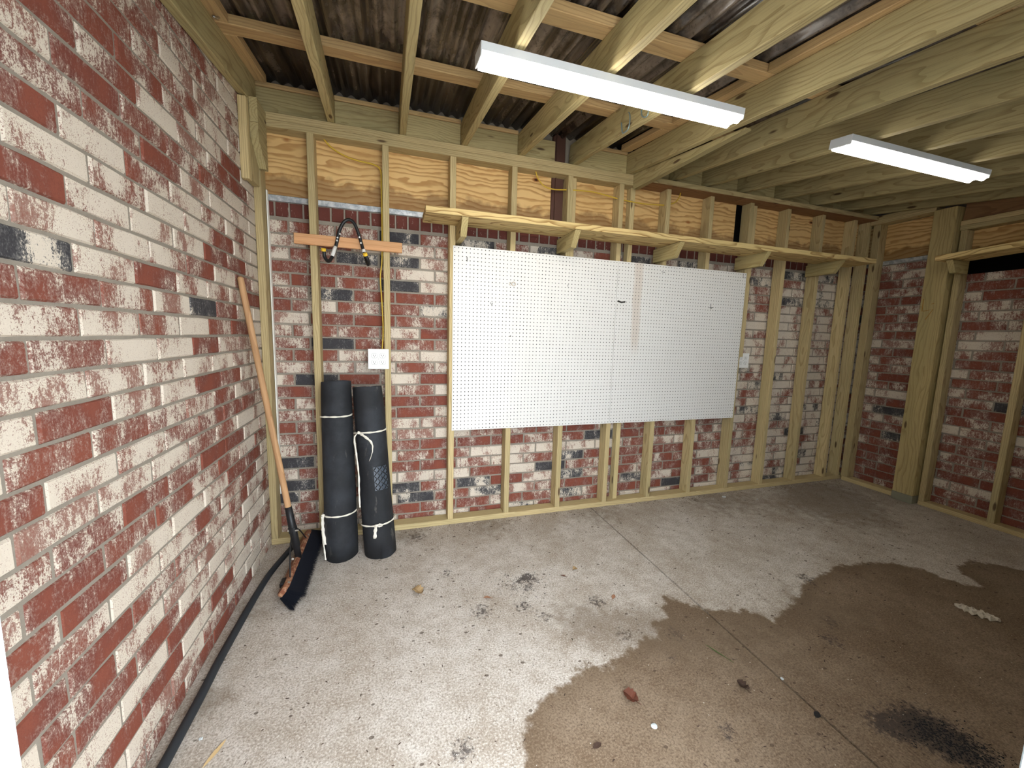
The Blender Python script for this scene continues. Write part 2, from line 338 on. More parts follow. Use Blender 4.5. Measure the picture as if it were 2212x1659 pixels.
def cat(pts, n=6):
    P = [Vector(p) for p in pts]; out = []
    for i in range(len(P)-1):
        a, b, c, d = P[max(i-1, 0)], P[i], P[i+1], P[min(i+2, len(P)-1)]
        for k in range(n):
            t = k/n; out.append(0.5*((2*b)+(c-a)*t+(2*a-5*b+4*c-d)*t*t+(3*b-a-3*c+d)*t**3))
    out.append(P[-1]); return out
def ribbon(name, pts, wdir, wd, th, mat, parent=None):
    bm = bmesh.new(); P = [Vector(p) for p in pts]; W = Vector(wdir).normalized(); n = len(P); R = []
    for i in range(n):
        d = (P[min(i+1, n-1)]-P[max(i-1, 0)]).normalized(); N = d.cross(W).normalized()
        wv = W*(wd/2)*(1+0.25*math.sin(i*1.7)); R.append([bm.verts.new(P[i]+s) for s in (wv+N*th/2, -wv+N*th/2, -wv-N*th/2, wv-N*th/2)])
    for i in range(n-1):
        for k in range(4): bm.faces.new((R[i][k], R[i][(k+1) % 4], R[i+1][(k+1) % 4], R[i+1][k]))
    bm.faces.new(R[0][::-1]); bm.faces.new(R[-1]); bmesh.ops.recalc_face_normals(bm, faces=bm.faces)
    return finish(name, bm, mat, parent, True)
def empty(name, loc, label=None, ct=None, group=None):
    o = bpy.data.objects.new(name, None); C.objects.link(o); o.location = loc; o.empty_display_size = 0.05
    if label: o['label'] = label
    if ct: o['category'] = ct
    if group: o['group'] = group
    return o
def tag(o, label, ct, group=None):
    o['label'] = label; o['category'] = ct
    if group: o['group'] = group
    return o
def adopt(parent, *objs):
    for o in objs:
        o.parent = parent; o.location = Vector(o.location)-parent.location
    return parent
def shift(objs_parent):
    """children built in world coordinates under an empty at its own place"""
    bpy.context.view_layer.update()
    for ch in objs_parent.children: ch.location = ch.location-objs_parent.location
def struct(o): o['kind'] = 'structure'; return o

# ---------------------------------------------------------------- setting: walls
BK = 0.100; XL = -1.105; XB = 3.970; YF = -2.35
wall_back = struct(box('wall_back', -1.30, 4.12, BK+0.0045, BK+0.16, 0, 2.78, M['mortar']))
wall_left = struct(box('wall_left', -1.30, XL-0.0045, YF, BK+0.16, 0, 2.75, M['mortar']))
wall_right = struct(box('wall_right', XB+0.0045, 4.14, YF, BK+0.16, 0, 2.75, M['mortar']))
# children below are built in world space, then moved under their wall
LB={-1:{0:'r',2:'r'},1:{2:'r'},2:{1:'r'},3:{-1:'r',0:'r'},4:{-1:'r',5:'r'},5:{-2:'r',-1:'r',0:'r',3:'r'},6:{2:'r'},7:{-2:'r',-1:'r',3:'r',4:'r'},8:{-1:'r',1:'r',2:'m',3:'r'},9:{-2:'m',-1:'r',0:'r',2:'r',3:'r'},10:{2:'r',3:'m'},11:{-2:'r',0:'m',2:'r',3:'r',4:'r'},12:{-1:'m',1:'r',2:'m',3:'r'},13:{-1:'r',2:'r',3:'r'},15:{-2:'r',-1:'r'},16:{1:'m',4:'r'},17:{-2:'r',-1:'r',2:'k',3:'r'},18:{-1:'k',1:'r',2:'m',5:'r'},19:{0:'m',1:'m',2:'r'},20:{-1:'r',0:'m',3:'r',4:'r'},21:{0:'m',3:'r'},22:{-1:'r'},23:{-1:'r',0:'r',1:'r'},24:{-1:'m',0:'r',1:'r',3:'r'},25:{-1:'r',0:'r',3:'r',4:'r'},26:{0:'m',1:'r',4:'r'},27:{2:'m'}}
BB={-1:{1:'r',3:'r',4:'g',5:'r',6:'r'},0:{-1:'r',1:'r',2:'r',4:'r',5:'r',6:'g',7:'r',8:'r',9:'r',10:'k',11:'r',13:'r',15:'k'},1:{-2:'r',1:'k',3:'g',5:'r',8:'k',11:'r',12:'r',13:'g'},2:{-2:'k',-1:'r',1:'k',2:'r',3:'g',4:'r',6:'g',7:'r',8:'r',9:'r',10:'r',11:'r'},3:{-2:'k',6:'r',8:'r',9:'r'},4:{-1:'r',1:'r',2:'r',3:'r',5:'r',6:'k',7:'r',8:'r',9:'r',10:'r',11:'r',12:'r',13:'r'},5:{-2:'k',1:'m',8:'m',11:'m'},6:{-2:'m',-1:'r',2:'r',3:'r',4:'r',6:'r',7:'k',8:'r',9:'r',11:'r',13:'r'},7:{-2:'r',5:'r'},8:{-2:'r',-1:'r',11:'m',13:'k'},9:{1:'r',12:'m'},10:{-2:'r',2:'r',13:'r'},11:{-2:'r',1:'m'},12:{-1:'k',2:'r'},13:{1:'r',13:'r'},14:{-1:'r'},15:{-2:'r',12:'r'},16:{-2:'m',-1:'m',1:'m',2:'r'},17:{-1:'r',0:'r',1:'r',2:'r',12:'r',13:'r'},18:{-2:'r',0:'r',1:'r',2:'g'},19:{-1:'k',0:'r',1:'r',12:'r'},20:{-2:'m',-1:'r',0:'r',13:'r'},21:{0:'r',1:'m',12:'r',13:'r'},22:{0:'g',1:'k',13:'r'},24:{1:'k'}}
KM = {'r': 'b_red', 'm': 'b_mixed', 'w': 'b_white', 'k': 'b_black', 'g': 'b_grey'}
brick_mesh = {}
def get_brick(kind, L, H, var):
    key = (kind, round(L, 4), round(H, 4), var)
    if key not in brick_mesh:
        rg = random.Random(hash((round(L*1e4), round(H*1e4), var)) & 0xffff); bm = bmesh.new()
        # front at local -y; rounded, slightly worn arris with a few extra points
        nx = 4; front = []; c = 0.006
        def ring(y, ins, jit):
            pts = []
            xs = [-L/2+ins, -L/6, L/6, L/2-ins]
            for x in xs: pts.append((x+rg.uniform(-jit, jit), y, -H/2+ins+rg.uniform(-jit, jit)))
            for x in xs[::-1]: pts.append((x+rg.uniform(-jit, jit), y, H/2-ins+rg.uniform(-jit, jit)))
            return [bm.verts.new(p) for p in pts]
        r0 = ring(0.0, 0.004, 0.0012); r1 = ring(0.005, 0.0, 0.0012); r2 = ring(0.05, 0.0, 0.0)
        bm.faces.new(r0)
        for a, b in ((r0, r1), (r1, r2)):
            for i in range(8): bm.faces.new((a[i], a[(i+1) % 8], b[(i+1) % 8], b[i]))
        bmesh.ops.recalc_face_normals(bm, faces=bm.faces)
        me = bpy.data.meshes.new('brick'); bm.to_mesh(me); bm.free(); me.materials.append(M[kind]); brick_mesh[key] = me
    return brick_mesh[key]
def lay(wall, face, items, limit=300):
    """items: (u, z, L, H, kind, size rank). face: 'back','left','right'. nearest ones singly, the rest joined"""
    items.sort(key=lambda i: -i[5]); rest = []
    for n, (u, z, L, H, kind, _) in enumerate(items):
        out = random.uniform(-0.0015, 0.002); rot = random.uniform(-0.006, 0.006)
        if face == 'back': mt = Matrix.Translation((u, BK-out, z)) @ Matrix.Rotation(rot, 4, 'Y')
        elif face == 'left': mt = Matrix.Translation((XL+out, u, z)) @ Matrix.Rotation(math.pi/2, 4, 'Z') @ Matrix.Rotation(rot, 4, 'Y')
        else: mt = Matrix.Translation((XB-out, u, z)) @ Matrix.Rotation(-math.pi/2, 4, 'Z') @ Matrix.Rotation(rot, 4, 'Y')
        me = get_brick(kind, L, H, random.randrange(4))
        if n < limit:
            o = bpy.data.objects.new('brick', me); C.objects.link(o); o.parent = wall
            o.matrix_local = Matrix.Translation(-wall.location) @ mt
        else: rest.append((me, mt))
    if rest:
        bm = bmesh.new(); mats = []
        for me, mt in rest:
            b2 = bmesh.new(); b2.from_mesh(me); b2.transform(Matrix.Translation(-wall.location) @ mt)
            m = me.materials[0]
            if m not in mats: mats.append(m)
            for f in b2.faces: f.material_index = mats.index(m)
            tmp = bpy.data.meshes.new('t'); b2.to_mesh(tmp); b2.free(); bm.from_mesh(tmp); bpy.data.meshes.remove(tmp)
        o = finish('bricks', bm, mats, wall); o['kind'] = 'stuff'
camp = cam.matrix_world.translation
def rank(p): return 1.0/(Vector(p)-camp).length
JT = 0.0095; CH = 0.0762
def pick(tbl, i, k, p, rg):
    c = tbl.get(i, {}).get(k)
    return KM[c] if c else KM[rg.choices('rmwkg', p)[0]]
rg = random.Random(3)
it = []
for i in range(-1, 33):                                     # left wall
    z0 = 0.072+i*CH; ph, mod = (-1.29 if i % 2 else -1.374), 0.2365
    for k in range(-5, 8):
        a, b = ph+k*mod, ph+(k+1)*mod; a2, b2 = max(a, YF), min(b, BK)
        if b2-a2 < 0.03: continue
        zb, zt = max(z0, 0.0), z0+CH
        if zt > 2.64+SL*a2: continue
        it.append(((a2+b2)/2, (zb+zt)/2, round(b2-a2-JT, 3), round(zt-zb-JT, 3), pick(LB, i, k, (5, 25, 69, 0.0, 0.5), rg), rank((XL, (a2+b2)/2, z0))))
lay(wall_left, 'left', it)
it = []
for i in range(-1, 25):                                     # back wall
    z0 = 0.066+i*CH; ph, mod = (-0.61 if i % 2 else -0.708), 0.254
    for k in range(-3, 20):
        a, b = ph+k*mod, ph+(k+1)*mod; a2, b2 = max(a, XL), min(b, XB)
        if b2-a2 < 0.03: continue
        if a2 > 0.05 and b2 < 2.40 and z0 > 0.72 and z0 < 1.78: continue       # behind the pegboard
        zb, zt = max(z0, 0.0), min(z0+CH, 1.982)
        it.append(((a2+b2)/2, (zb+zt)/2, round(b2-a2-JT, 3), round(zt-zb-JT, 3),
                   pick(BB, i, k, (14, 20, 46, 3, 5) if i < 20 else (30, 30, 20, 6, 14), rg), rank(((a2+b2)/2, BK, z0))))
for k in range(67):                                         # soldier course below the flashing
    a = XL+k*0.0755
    it.append((a+0.038, 2.028, 0.066, 0.080, 'rowlock', rank((a, BK, 2.03))))
lay(wall_back, 'back', it)
it = []
for i in range(-2, 27):                                     # right wall
    z0 = 0.090+i*CH; ph, mod = (-0.236 if i % 2 else -0.142), 0.254
    for k in range(-6, 2):
        a, b = ph+k*mod, ph+(k+1)*mod; a2, b2 = max(a, -1.45), min(b, BK)
        if b2-a2 < 0.03: continue
        zb, zt = max(z0, 0.0), z0+CH
        if zt > 2.064: zt = 2.064
        if zt-zb < 0.02: continue
        if z0 > 1.88 and a2 < -0.62 and b2 > -1.0: continue       # left out for the near-black panel under the shelf
        pr = (54, 34, 5, 3, 4) if i < 7 or i > 19 else (22, 50, 24, 1.5, 3)
        it.append(((a2+b2)/2, (zb+zt)/2, round(b2-a2-JT, 3), round(zt-zb-JT, 3), pick({}, i, k, pr, rg), 1))
lay(wall_right, 'right', it)
def under(wall, o): o.parent = wall; o.location = Vector(o.location)-wall.location; return o
box_ = lambda wall, *a, **k: under(wall, box(*a, **k))
board_ = lambda wall, *a, **k: under(wall, board(*a, **k))
prism_ = lambda wall, *a, **k: under(wall, prism(*a, **k))
# flat near-black panel in the right wall under its shelf
box_(wall_right, 'dark_panel', XB-0.002, XB+0.010, -1.02, -0.63, 1.905, 2.055, M['dark'])
# flashing, plywood
fl = box_(wall_back, 'flashing', XL, XB, BK-0.012, BK+0.006, 2.070, 2.103, M['galv'], bevel=0.002)
for a, b in ((-1.10, 0.703), (0.800, 2.362), (2.436, 3.965)):
    box_(wall_back, 'plywood_sheet', a, b, BK-0.010, BK+0.004, 2.104, 2.46, M['ply'], bevel=0.001)
box_(wall_back, 'steel_column', 0.704, 0.800, BK-0.016, BK+0.006, 2.06, 2.72, M['steel'], bevel=0.003)
box_(wall_back, 'column_flange', 0.728, 0.736, BK-0.026, BK-0.014, 2.06, 2.72, M['steel'])
box_(wall_back, 'wall_gap', 2.364, 2.434, BK-0.004, BK+0.006, 2.104, 2.46, M['dark'])
box_(wall_back, 'white_strip', -1.062, -1.056, 0.070, 0.098, 0.3, 2.12, M['whitestrip'])  # thin white bar between the corner stud and the brick
# ---------------------------------------------------------------- setting: timber frame
SP = 0.4064
def stud_at(wall, x, z0, z1, yw=0.089, y0=0.0, t=0.038, mat='stud'):
    return board_(wall, 'stud', (x, y0+yw/2, z0), (x, y0+yw/2, z1), t, yw, M[mat], wdir=(0, 1, 0))
board_(wall_back, 'bottom_plate', (XL, 0.0445, 0.019), (XB, 0.0445, 0.019), 0.038, 0.089, M['stud'], wdir=(0, 1, 0))
for k in range(-2, 12):
    x = k*SP if k > -3 else 0
    if k == -2: x = SP*-2
    x = k*SP
    if x > 3.84: continue
    stud_at(wall_back, x, 0.038, 2.434 if k <= 3 else 2.453)
stud_at(wall_back, XL+0.020, 0.038, 2.434)
stud_at(wall_back, 3.847, 0.038, 2.453)
stud_at(wall_back, 1.335, 0.038, 2.434, yw=0.055, y0=0.034)
stud_at(wall_back, 2.486, 1.2, 2.44, yw=0.075, y0=0.014)
stud_at(wall_back, 0.852, 1.0, 2.434, yw=0.06, y0=0.029)
for z in (2.453, 2.491):
    board_(wall_back, 'top_plate', (XL+0.04, 0.0445, z), (1.372, 0.0445, z), 0.037, 0.089, M['stud'], wdir=(0, 1, 0))
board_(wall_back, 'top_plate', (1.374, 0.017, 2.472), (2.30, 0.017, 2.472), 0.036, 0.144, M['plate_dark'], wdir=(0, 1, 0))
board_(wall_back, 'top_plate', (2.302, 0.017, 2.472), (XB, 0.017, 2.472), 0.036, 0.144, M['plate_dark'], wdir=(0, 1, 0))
board_(wall_back, 'plate_edge_strip', (1.40, -0.057, 2.472), (XB-0.1, -0.057, 2.472), 0.004, 0.034, M['stud'], wdir=(0, 0, 1), bevel=0.0008)  # pale facing keeps the front lighter than the plate's shade-coloured underside
# left corner: short upright and two stacked blocks with a slanting cut
stud_at(wall_left, XL+0.021, 2.085, 2.478, yw=0.036, y0=-0.192, t=0.038)
stud_at(wall_left, XL+0.021, 2.10, 2.49, yw=0.13, y0=-0.155, t=0.036)
prism_(wall_left, 'header_block', [(-0.150, 2.380), (0.0, 2.380), (0.0, 2.498), (-0.150, 2.498)], 'x', XL+0.041, XL+0.078, M['rafter'])
prism_(wall_left, 'header_block', [(-0.150, 2.300), (-0.03, 2.195), (0.0, 2.195), (0.0, 2.378), (-0.150, 2.378)], 'x', XL+0.041, XL+0.078, M['rafter'])
# right wall frame
XR = 3.87
def rstud(y, z1, t=0.038, x0=XR, wd=0.089, z0=0.038, mat='stud', name='stud'):
    return board_(wall_right, name, (x0+wd/2, y, z0), (x0+wd/2, y, z1), t, wd, M[mat], wdir=(1, 0, 0))
board_(wall_right, 'bottom_plate', (XR+0.045, -0.02, 0.019), (XR+0.045, -0.45, 0.019), 0.038, 0.089, M['stud'], wdir=(1, 0, 0))
board_(wall_right, 'bottom_plate', (XR+0.045, -0.61, 0.019), (XR+0.045, -2.3, 0.019), 0.038, 0.089, M['stud'], wdir=(1, 0, 0))
rstud(-0.042, 2.42, t=0.060); rstud(-0.630, 2.235); 
for y in (-1.030, -1.43, -1.84): rstud(y, 2.235)
rstud(-0.528, 2.42, t=0.140, x0=3.815, wd=0.140, z0=0.07, mat='post', name='post')
box_(wall_right, 'post_footing', 3.813, 3.957, -0.60, -0.456, 0.0, 0.070, M['postbase'], bevel=0.004)
for z in (2.438, 2.474):
    board_(wall_right, 'top_plate', (XR+0.03, 0.06, z), (XR+0.03, -0.455, z), 0.035, 0.110, M['stud'], wdir=(1, 0, 0))
for z in (2.254, 2.291):
    board_(wall_right, 'top_plate', (XR+0.045, -0.602, z), (XR+0.045, -2.3, z), 0.036, 0.089, M['stud'], wdir=(1, 0, 0))
box_(wall_right, 'flashing', XB-0.012, XB+0.004, -0.46, 0.09, 2.066, 2.100, M['galv'], bevel=0.002)
def rply(y0, y1, z0, z1):
    bm = bmesh.new(); L = y1-y0; bm_box(bm, -L/2, L/2, -0.006, 0.006, -(z1-z0)/2, (z1-z0)/2, 0.001)
    o = finish('plywood_sheet', bm, M['ply']); o.location = (XB-0.004, (y0+y1)/2, (z0+z1)/2); o.rotation_euler = (0, 0, math.pi/2); under(wall_right, o)
rply(-0.46, 0.09, 2.102, 2.42); rply(-2.3, -0.60, 2.056, 2.30)
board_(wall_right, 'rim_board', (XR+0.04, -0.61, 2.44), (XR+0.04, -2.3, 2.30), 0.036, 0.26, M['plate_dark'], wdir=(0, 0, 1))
# pencilled mark on the post
def strokes(name, segs, mat, r, parent=None):
    bm = bmesh.new()
    for s in segs: tube_bm(bm, s, r, 5)
    return finish(name, bm, mat, parent)
mk = strokes('pencil_mark', [[(3.8135, -0.475, 1.72), (3.8135, -0.477, 1.62)], [(3.8135, -0.483, 1.620), (3.8135, -0.545, 1.632), (3.8135, -0.505, 1.55)], [(3.8135, -0.530, 1.675), (3.8135, -0.545, 1.68)]], M['pencil'], 0.0022)
under(wall_right, mk)

# front wall with the doorway the photograph is taken from
for n, (a, b) in {'wall_front': (-1.30, -0.62), 'wall_front.001': (0.51, 4.14)}.items():
    struct(box('wall_front', a, b, -2.42, -2.35, 0, 2.25, M['drywall']))
struct(box('wall_front', -0.62, 0.51, -2.42, -2.35, 2.05, 2.25, M['drywall']))
dj = empty('door_1', (-0.05, -2.40, 0)); dj['kind'] = 'structure'
for o in (box('door_jamb', -0.62, -0.573, -2.50, -2.35, 0, 2.05, M['paint'], bevel=0.002), box('door_jamb', 0.462, 0.51, -2.50, -2.35, 0, 2.05, M['paint'], bevel=0.002), box('door_head', -0.62, 0.51, -2.50, -2.35, 2.05, 2.10, M['paint'], bevel=0.002)): adopt(dj, o)

# ---------------------------------------------------------------- setting: roof
def corr():
    bm = bmesh.new(); x0, x1, y0, y1 = -1.28, 4.10, -2.42, 0.26; per = 0.0667; n = int((x1-x0)/per*8); rows = []
    for j, y in enumerate((y0, -1.5, -0.7, y1)):
        rows.append([bm.verts.new((x0+(x1-x0)*i/n, y, 2.703+SL*y+0.009*math.sin(2*math.pi*i/8)*(1 if (i//8) % 3 else 1.6))) for i in range(n+1)])
    up_ = []
    for a, b in zip(rows, rows[1:]):
        for i in range(n): bm.faces.new((a[i], a[i+1], b[i+1], b[i]))
    g = bmesh.ops.extrude_face_region(bm, geom=list(bm.faces)); bmesh.ops.translate(bm, verts=[v for v in g['geom'] if isinstance(v, bmesh.types.BMVert)], vec=(0, 0, 0.004))
    bmesh.ops.recalc_face_normals(bm, faces=bm.faces)
    return finish('ceiling', bm, M['roof'], None, True)
ceiling = struct(corr())
def zr(y): return 2.510+SL*y
RH = 0.140
def rafter(x, y0=-2.34, y1=0.086, mat='rafter', h=RH, name='rafter', drop=0.0, x1=None):
    x1 = x if x1 is None else x1; n = Vector((0, -SL, 1)).normalized()
    a = Vector((x1, y0, zr(y0)-drop))+n*h/2; b = Vector((x, y1, zr(y1)-drop))+n*h/2
    return board(name, a, b, 0.038, h, M[mat], ceiling, wdir=n)
rafter(-1.083, y1=-0.01)
for x, x1 in ((-0.703, -0.615), (-0.306, -0.298), (0.070, 0.068), (0.452, 0.442), (0.845, 0.80), (1.285, 1.215), (1.655, 1.52), (1.960, 1.93), (2.315, 2.29), (2.712, 2.70), (3.12, 3.10), (3.50, 3.48), (3.80, 3.80)):
    rafter(x, x1=x1)
# purlins lie across the rafters
def purlin(yc, x0=-1.09, x1=3.96):
    n = Vector((0, -SL, 1)).normalized(); a = Vector((x0, yc, zr(yc)))+n*(RH+0.0195+0.001); b = Vector((x1, yc, zr(yc)))+n*(RH+0.0205)
    return board('purlin', a, b, 0.038, 0.089, M['purlin'], ceiling, wdir=(0, 1, SL))
for y in (-0.468, -1.085, -1.675, -2.25): 
    for xa, xb in ((-1.09, 1.30), (1.304, 3.96)): purlin(y, xa, xb)
def xblock(name, x0, x1, y, z0, z1, t=0.036, mat='rafter', parent=None):
    return board(name, (x0, y, (z0+z1)/2), (x1, y, (z0+z1)/2), t, z1-z0, M[mat], parent, wdir=(0, 0, 1))
xs = [-1.064, -0.703, -0.306, 0.070, 0.452, 0.845, 1.285, 1.655, 1.960, 2.315, 2.712, 3.12, 3.50, 3.80]
for i, (a, b) in enumerate(zip(xs, xs[1:])):
    a += 0.02; b -= 0.02
    if i == 0: a = -1.100
    if i == 4:
        xblock('blocking', a, 0.700, 0.050, 2.511, 2.650, parent=ceiling); continue
    xblock('blocking', a, b, 0.050, 2.511, 2.645, parent=ceiling)
    xblock('blocking_cap', a, b, 0.046, 2.647, 2.670, 0.044, 'purlin', ceiling)
# edge strips running up the slope
n_ = Vector((0, -SL, 1)).normalized()
for x, t in ((1.225, 0.070), (-1.045, 0.060)):
    for ya, yb in ((-2.2, -1.722), (-1.628, -1.132), (-1.038, -0.515), (-0.420, 0.02)):
        a = Vector((x, ya, zr(ya)))+n_*(RH+0.0205); b = Vector((x, yb, zr(yb)))+n_*(RH+0.0205)
        board('edge_strip', a, b, 0.038, t, M['purlin'], ceiling, wdir=(1, 0, 0))
# level filler board beside the seventh rafter, cut under the slope
prism('filler_board', [(-0.012, 2.405), (-0.95, 2.375), (-0.95, 2.385), (-0.012, 2.515), (-0.0, 2.535), (-0.0, 2.43)], 'x', 1.306, 1.344, M['rafter'], ceiling)

# ---------------------------------------------------------------- setting: floor
WET = [(-0.03,-3.2),(-0.01,-1.61),(0.04,-1.54),(0.06,-1.48),(0.11,-1.41),(0.19,-1.39),(0.28,-1.34),(0.35,-1.32),(0.44,-1.35),(0.54,-1.33),(0.6,-1.29),(0.68,-1.27),(0.74,-1.27),(0.77,-1.2),(0.88,-1.17),(0.96,-1.05),(0.99,-1.07),(1.08,-1.19),(1.29,-1.24),(1.35,-1.34),(1.47,-1.32),(1.58,-1.26),(1.73,-1.18),(1.89,-1.12),(2.12,-1.1),(2.35,-1.11),(2.55,-1.16),(2.67,-1.24),(2.66,-1.32),(2.69,-1.41),(2.77,-1.45),(2.83,-1.35),(2.9,-1.28),(3.09,-1.27),(3.28,-1.42),(3.28,-3.2)]
SOOT = [(0.300,-0.715,0.028),(0.295,-0.800,0.040),(0.222,-0.672,0.022),(0.212,-0.769,0.026),(0.26,-0.73,0.02),(0.36,-0.75,0.02),(0.34,-0.70,0.04),(-0.102,-0.555,0.04),(0.018,-0.905,0.06),(0.224,-0.927,0.05),(0.598,-0.993,0.06),(0.61,-1.22,0.05),(-0.239,-0.118,0.07),(0.836,-1.282,0.05),(0.726,-1.385,0.03),(1.38,-1.87,0.09),(1.42,-1.96,0.12),(1.25,-1.83,0.06),(1.852,-1.131,0.06),(-0.18,-1.51,0.05),(0.3,-1.02,0.04),(2.036,-0.075,0.05),(1.5,-1.5,0.05),(1.62,-1.42,0.05),(0.7,-1.7,0.04)]
DAMP = [(0.25,-0.06,0.25),(-0.3,-0.05,0.2),(1.1,-0.06,0.3),(2.2,-0.1,0.4),(3.0,-0.5,0.5),(3.4,-0.2,0.4),(0.75,-1.25,0.22),(0.45,-1.10,0.2),(1.15,-1.4,0.3),(1.7,-1.35,0.25),(-1.05,-0.6,0.15),(-1.02,-1.1,0.12)]
def sd(px, py):
    d = 1e9; ins = False; n = len(WET)
    for i in range(n):
        x1, y1 = WET[i]; x2, y2 = WET[(i+1) % n]; dx, dy = x2-x1, y2-y1
        t = max(0, min(1, ((px-x1)*dx+(py-y1)*dy)/(dx*dx+dy*dy))); q = (px-x1-t*dx)**2+(py-y1-t*dy)**2
        if q < d: d = q
        if (y1 > py) != (y2 > py) and px < (x2-x1)*(py-y1)/(y2-y1)+x1: ins = not ins
    return math.sqrt(d)*(1 if ins else -1)
floor = struct(box('floor', -1.30, 4.14, -2.6, 0.26, -0.14, -0.06, M['concrete']))
def slab(xa, xb):
    """top surface grid with vertex attributes for the stains; sloping joint edge; thick sides"""
    y0, y1 = -2.6, 0.12; st = 0.03; nx = int(abs(xb(0)-xa(0))/st); ny = int((y1-y0)/st); V = []; F = []; wet = []; soot = []; damp = []
    for j in range(ny+1):
        y = y0+(y1-y0)*j/ny
        for i in range(nx+1):
            x = xa(y)+(xb(y)-xa(y))*i/nx; V.append((x, y, 0.0))
            wet.append(0.5+max(-0.5, min(0.5, sd(x, y)*1.6))); s_ = 0.0; d_ = 0.0
            for cx, cy, r in SOOT:
                q = ((x-cx)**2+(y-cy)**2)/(r*r)
                if q < 9: s_ += 0.75*math.exp(-q*0.8)
            for cx, cy, r in DAMP:
                q = ((x-cx)**2+(y-cy)**2)/(r*r)
                if q < 9: d_ += 0.7*math.exp(-q)
            soot.append(min(1, s_)); damp.append(min(1, d_))
    for j in range(ny):
        for i in range(nx): a = j*(nx+1)+i; F.append((a, a+1, a+nx+2, a+nx+1))
    bnd = list(range(nx+1))+[j*(nx+1)+nx for j in range(1, ny+1)]+[ny*(nx+1)+i for i in range(nx-1, -1, -1)]+[j*(nx+1) for j in range(ny-1, 0, -1)]
    base = len(V)
    for b in bnd: V.append((V[b][0], V[b][1], -0.06)); wet.append(wet[b]); soot.append(1.0); damp.append(1.0)
    for k in range(len(bnd)):
        k2 = (k+1) % len(bnd); F.append((bnd[k2], bnd[k], base+k, base+k2))
    me = bpy.data.meshes.new('concrete_slab'); me.from_pydata(V, [], F); me.materials.append(M['concrete'])
    for nm, arr in (('wet', wet), ('soot', soot), ('damp', damp)):
        at = me.attributes.new(nm, 'FLOAT', 'POINT'); at.data.foreach_set('value', arr)
    o = bpy.data.objects.new('concrete_slab', me); C.objects.link(o); o.parent = floor; o.location = -floor.location; return o
jt = lambda y: 1.105+0.016*y
slab(lambda y: -1.28, lambda y: jt(y)-0.005); slab(lambda y: jt(y)+0.005, lambda y: 4.12)
g = struct(box('floor', -6, 8, -9, -2.601, -0.14, -0.02, M['ground']))
struct(box('wall_daylight_blocker', -1.45, -1.30, -3.30, -2.42, -0.02, 3.0, M['drywall']))  # unseen wall, added to keep daylight off the right side of the room

# ================================================================= THINGS
# ---- ceiling lamps
def lamp(x0, x1, y, label, tm):
    n = Vector((0, -SL, 1)).normalized(); z = zr(y)-0.001
    t = empty('ceiling_light', ((x0+x1)/2, y, z), label, 'ceiling light', 'twin tube battens under the rafters'); L = x1-x0
    # housing profile (local y, z), top face against the rafters
    prof = [(-0.052, -0.002), (0.052, -0.002), (0.052, -0.029), (0.046, -0.031), (0.012, -0.031), (0.005, -0.046), (-0.005, -0.046), (-0.012, -0.031), (-0.046, -0.031), (-0.052, -0.029)]
    bm = bmesh.new(); A = [bm.verts.new((-L/2, p[0], p[1])) for p in prof]; B = [bm.verts.new((L/2, p[0], p[1])) for p in prof]
    bm.faces.new(A[::-1]); bm.faces.new(B)
    for i in range(len(prof)): bm.faces.new((A[i], A[(i+1) % len(prof)], B[(i+1) % len(prof)], B[i]))
    bmesh.ops.recalc_face_normals(bm, faces=bm.faces); finish('housing', bm, M['housing'], t)
    for s in (-1, 1):
        cy = s*0.029; bm = bmesh.new()
        tube_bm(bm, [(-L/2+0.008, cy, -0.042), (L/2-0.008, cy, -0.042)], 0.0155, 14); finish('lamp_tube', bm, M[tm], t, True)
    for s in (-1, 1):
        bm = bmesh.new(); x = s*(L/2+0.002)
        bm_box(bm, min(x, x-s*0.006), max(x, x-s*0.006), -0.053, 0.053, -0.046, -0.001, 0.002); finish('end_cap', bm, M['housing'], t)
    t.rotation_euler = (math.atan(SL), 0, 0)
    return t
lamp(-0.072, 1.118, -1.072, 'long white twin tube light at the upper middle, nearer the left brick wall', 'tube')
lamp(1.775, 2.925, -1.09, 'white twin tube light under the dark rafters towards the right wall', 'tube_far')

# ---- pegboards
def pegboard(x0, label, marks, streak):
    t = box('pegboard', x0, x0+1.2155, -0.0065, -0.0005, 0.675, 1.894, M['peg'], bevel=0.0006); tag(t, label, 'pegboard', 'white pegboards side by side'); t['streak'] = float(streak)
    for nm, segs, mat, r in marks:
        o = strokes(nm, [[(a[0]-t.location.x, -0.0038, a[1]-t.location.z) for a in s] for s in segs], M[mat], r, t)
    return t
def circ(cx, cz, r): return [(cx+r*math.cos(a*math.pi/7), cz+r*math.sin(a*math.pi/7)) for a in range(15)]
pegboard(0.002, 'left white pegboard with two small brown rings near its top', [
    ('ring_stain', [circ(0.393, 1.677, 0.009)], 'ring', 0.0018), ('ring_stain', [circ(0.416, 1.677, 0.013)], 'ring', 0.0022),
    ('marker_stroke', [[(0.093, 1.828), (0.094, 1.80)]], 'ink', 0.0022), ('marker_stroke', [[(0.256, 1.545), (0.267, 1.529), (0.272, 1.543)], [(0.267, 1.53), (0.266, 1.522)]], 'ink', 0.002),
    ('marker_stroke', [[(0.82, 1.70), (0.821, 1.685)]], 'ink', 0.0016), ('nail_hole', [[(0.40, 1.327), (0.405, 1.323)]], 'ink', 0.004)], 0)
